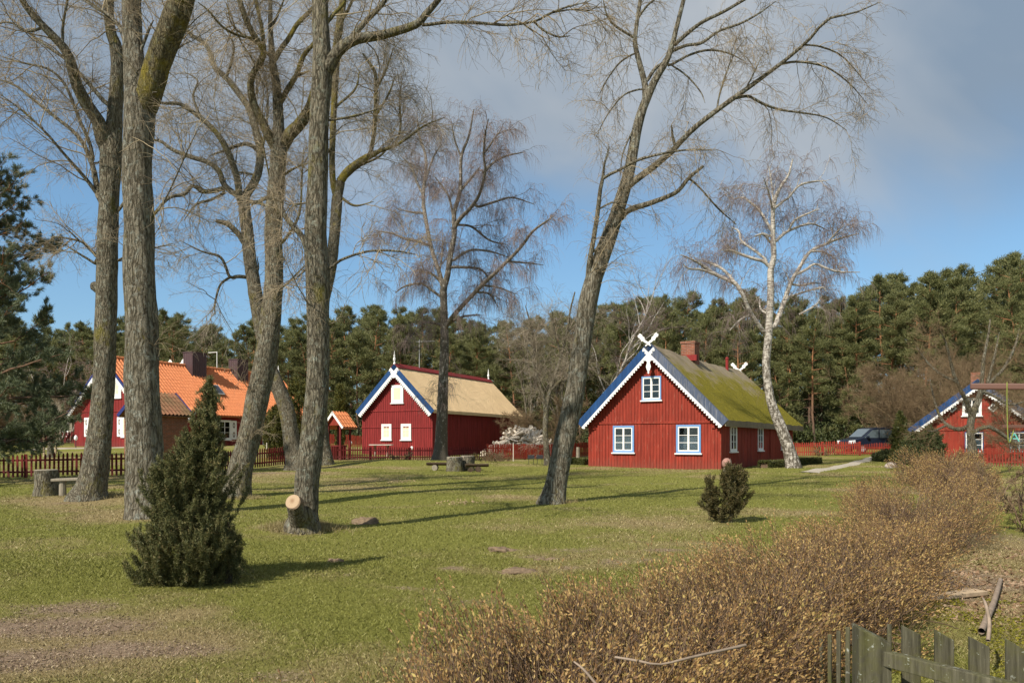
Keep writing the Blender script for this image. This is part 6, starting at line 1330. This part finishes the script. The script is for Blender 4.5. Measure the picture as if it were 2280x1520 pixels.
# swing
Ys = 13.0; a = P(2160, 860, Ys); e = P(2560, 862, Ys-1.2); ro = thing('garden_swing', 'brown swing beam with a hanging rope, reaching in from the right edge', 'swing', GY(2160, Ys)); off = ro.location
d = (e-a)/np.linalg.norm(e-a); n = np.array([-d[1], d[0], 0]); mb = MB(); mb.box(a-n*.05-VZ*.05, e-a, n*.1, VZ*.10); mb.build('beam', M['beamwood'], ro, off=off, bevel=.02)
for f in (.72, .98):
    for s in (-1, 1): q = a+(e-a)*f; b_ = q+n*s*.9; MB().cyl((b_[0], b_[1], gz(b_[0], b_[1])-.1), q-VZ*.05+n*s*.06, .05, .045, 10).build('leg', M['beamwood'], ro, off=off)
ra = a+(e-a)*((2247-2160)/400.*1.02); top = ra+VZ*.10; T = Tubes()
pts = np.array([list(ra+VZ*.065+n*.0)+[.009], list(ra-n*.07+VZ*.02)+[.009], list(ra-n*.06-VZ*.3)+[.009], list(ra-n*.05-VZ*.9+d*.02)+[.009]]); zb = P(2257, 965, ra[1])
pts = np.vstack([pts, list(zb+VZ*.05)+[.009]]); A = cat(pts, 20); T.add(A[:, :3], A[:, 3], 6); hd = T.build('rope', M['rope'], ro, off)
mb = MB(); 
for s in (-1, 1): mb.box(zb+d*s*.005-n*.015, d*s*.058-VZ*.12, n*.02, d*.020)
mb.box(zb+d*-.045-VZ*.085-n*.008, d*.09, n*.016, VZ*.014); mb.build('handle', M['teal'], ro, off=off)
b = GY(2232, 21); ro = thing('carpet_rack', 'low brown cross bar on posts behind the swing rope', 'rack', b); z_ = CZ+(HY-949)/F*21-b[2]
MB().bx(0, 1.9, -.04, .04, z_-.04, z_+.04).build('bar', M['beamwood'], ro, bevel=.01); 
for x_ in (.85, 1.75): MB().bx(x_, x_+.07, -.035, .035, -.1, z_-.042).build('post', M['beamwood'], ro)

# dark van behind the gate
b = GY(1946, 58.5); car = thing('parked_van', 'dark blue van parked behind the garden gate at the forest edge', 'van', b, math.pi+.15)
W_ = 1.84; prf = [(-2.3, .32), (2.3, .32), (2.42, .50), (2.40, .80), (2.30, .98), (1.50, 1.16), (.72, 1.80), (.4, 1.90), (-2.15, 1.92), (-2.36, 1.75), (-2.42, .9), (-2.40, .5)]
wheels = (-1.5, 1.48)
body = MB().prism(prf, (0, -W_/2, 0), VX, VZ, VY*W_).build('body', M['carpaint'], car, bevel=.07)
for s in (-1, 1):
    y = s*(W_/2+.004)
    for poly in ([(.25, 1.14), (1.38, 1.14), (.72, 1.70), (.25, 1.74)], [(-.85, 1.14), (.15, 1.14), (.15, 1.74), (-.85, 1.76)], [(-2.15, 1.14), (-.95, 1.14), (-.95, 1.76), (-2.12, 1.76)]): MB().prism(poly, (0, y, 0), VX, VZ, VY*s*.006).build('side_window', M['chrome'] if False else M['glassdark'], car)
    for x in wheels:
        w = MB(); w.cyl((x, s*(W_/2-.16), .33), (x, s*(W_/2+.03), .33), .33, .33, 20); wo = w.build('wheel', M['rubber'], car); MB().cyl((x, s*(W_/2+.031), .33), (x, s*(W_/2+.042), .33), .20, .18, 16).build('rim', M['metal_grey'], wo)
    MB().prism([(2.02, .72), (2.44, .70), (2.36, .94), (2.05, .98)], (0, s*.60, 0), VX, VZ, VY*s*.34).build('headlight', M['chrome'], car, bevel=.02)
    MB().bx(1.05, 1.22, s*(W_/2+.01), s*(W_/2+.2), 1.12, 1.28).build('mirror', M['carpaint'], car, bevel=.03) if s > 0 else MB().bx(1.05, 1.22, -W_/2-.2, -W_/2-.01, 1.12, 1.28).build('mirror', M['carpaint'], car, bevel=.03)
A_ = np.array([1.50+.01, -.78, 1.16+.02]); MB().box((1.50, -.76, 1.185), (-.72, 0, .59), (0, 1.52, 0), (.02, 0, .025)).build('windscreen', M['glassdark'], car)
MB().bx(2.38, 2.52, -.9, .9, .36, .60).build('bumper', M['carpaint'], car, bevel=.04); MB().bx(2.40, 2.45, -.45, .45, .68, .82).build('grille', M['black'], car)

# clods and dead thatch raked up on the bare patches of the lawn
def clods(n, seed):
    r = np.random.default_rng(seed); y = 4*(16/4)**r.random(n); x = (r.random(n)*1.36-.68)*y; b = barefn(x, y); k = (b > .33+.25*r.random(n)); x, y = x[k], y[k]; n = len(x); c = np.stack([x, y, g(x, y)+.008], -1)
    u = r.normal(size=(n, 3)); u[:, 2] *= .5; u /= np.linalg.norm(u, axis=1)[:, None]; v = r.normal(size=(n, 3)); v[:, 2] *= .5; v -= (v*u).sum(1)[:, None]*u; v /= np.linalg.norm(v, axis=1)[:, None]; s = .004+.014*r.random((n, 1))**2
    V = np.stack([c-u*s, c-v*s*.5, c+u*s, c+v*s*.5], 1); tag(quads('dead_thatch', V, M['thatchdead']), 'brown raked moss and dead thatch lying on the bare lawn patches', 'dead thatch', kind='stuff')
clods(170000, 41)
# ---------------------------------------------------------------- camera, sky, sun
cam = bpy.data.cameras.new('camera'); co = bpy.data.objects.new('camera', cam); COL.objects.link(co)
co.location = (0, 0, CZ); co.rotation_euler = (R(90), 0, 0); cam.sensor_width = 36; cam.lens = F/2280*36; cam.shift_y = (HY-760)/2280; cam.clip_end = 2000; SC.camera = co
AZ, EL = R(39), R(41.5)
d = Vector((math.sin(AZ)*math.cos(EL), math.cos(AZ)*math.cos(EL), -math.sin(EL)))
sl_ = bpy.data.lights.new('sun', 'SUN'); sl_.energy = 3.9; sl_.angle = R(.8); sl_.color = (1, .93, .82); so = bpy.data.objects.new('sun', sl_); COL.objects.link(so)
so.rotation_euler = d.to_track_quat('-Z', 'Y').to_euler(); so.location = (-20, -20, 30)
w = bpy.data.worlds.new('World'); SC.world = w; w.use_nodes = True; nt = w.node_tree; bg = nt.nodes['Background']
sky = nt.nodes.new('ShaderNodeTexSky'); sky.sky_type = 'NISHITA'; sky.sun_disc = False; sky.sun_elevation = EL; sky.sun_rotation = AZ+math.pi; sky.air_density = 1.0; sky.dust_density = .25; sky.ozone_density = 2.2
def wn(ty, **kw):
    nd = nt.nodes.new('ShaderNode'+ty)
    for k, v in kw.items():
        if k.startswith('p_'): setattr(nd, k[2:], v); continue
        s = nd.inputs[int(k[1:]) if k[0] == 'i' and k[1:].isdigit() else k.replace('_', ' ')]
        if isinstance(v, bpy.types.NodeSocket): nt.links.new(v, s)
        else: s.default_value = v
    return nd
tc = wn('TexCoord').outputs[0]; sp = wn('SeparateXYZ', i0=tc).outputs
# cloud bank: a layer seen in perspective, so the noise runs on direction / height
zc = wn('Math', p_operation='MAXIMUM', i0=sp[2], i1=.06).outputs[0]
u_ = wn('Math', p_operation='DIVIDE', i0=sp[0], i1=zc).outputs[0]; v_ = wn('Math', p_operation='DIVIDE', i0=sp[1], i1=zc).outputs[0]
cv = wn('CombineXYZ', i0=u_, i1=v_, i2=0.0).outputs[0]
n1 = wn('TexNoise', Vector=cv, Scale=.42, Detail=6.0, Roughness=.5, Distortion=.4).outputs[0]
n2 = wn('TexNoise', Vector=tc, Scale=2.6, Detail=5.0, Roughness=.55, Distortion=.3).outputs[0]
el = wn('Math', p_operation='MULTIPLY_ADD', i0=n2, i1=.26, i2=sp[2]).outputs[0]
el = wn('Math', p_operation='MULTIPLY_ADD', i0=n1, i1=.10, i2=el).outputs[0]
el = wn('Math', p_operation='MULTIPLY_ADD', i0=sp[0], i1=.07, i2=el).outputs[0]
mk = wn('ValToRGB', Fac=el); e = mk.color_ramp.elements; e[0].position = .395; e[0].color = (0, 0, 0, 1); e[1].position = .55; e[1].color = (.93, .93, .93, 1); mk.color_ramp.interpolation = 'EASE'
lit = wn('Math', p_operation='MULTIPLY_ADD', i0=wn('Math', p_operation='ABSOLUTE', i0=wn('Math', p_operation='SUBTRACT', i0=sp[0], i1=.16).outputs[0]).outputs[0], i1=-.38, i2=n2).outputs[0]
lit = wn('Math', p_operation='MULTIPLY_ADD', i0=sp[2], i1=.35, i2=lit).outputs[0]
cc = wn('ValToRGB', Fac=lit); e = cc.color_ramp.elements; e[0].position = .38; e[0].color = (1.35, 1.75, 2.25, 1); e[1].position = .70; e[1].color = (2.7, 2.85, 3.0, 1)
mx = nt.nodes.new('ShaderNodeMix'); mx.data_type = 'RGBA'; nt.links.new(mk.outputs[0], mx.inputs[0])
tint = nt.nodes.new('ShaderNodeMix'); tint.data_type = 'RGBA'; tint.blend_type = 'MULTIPLY'; tint.inputs[0].default_value = 1; nt.links.new(sky.outputs[0], tint.inputs[6]); tint.inputs[7].default_value = (.66, .77, .79, 1)
flat = nt.nodes.new('ShaderNodeMix'); flat.data_type = 'RGBA'; flat.inputs[0].default_value = .45; nt.links.new(tint.outputs[2], flat.inputs[6]); flat.inputs[7].default_value = (1.0, 2.0, 3.3, 1)
nt.links.new(flat.outputs[2], mx.inputs[6]); nt.links.new(cc.outputs[0], mx.inputs[7]); nt.links.new(mx.outputs[2], bg.inputs[0]); bg.inputs[1].default_value = .12
SC.view_settings.view_transform = 'Standard'; SC.view_settings.look = 'None'; SC.view_settings.gamma = 1; SC.view_settings.exposure = .66; SC.view_settings.use_curve_mapping = False
SC.cycles.max_bounces = 6; SC.cycles.transparent_max_bounces = 12; SC.cycles.diffuse_bounces = 3
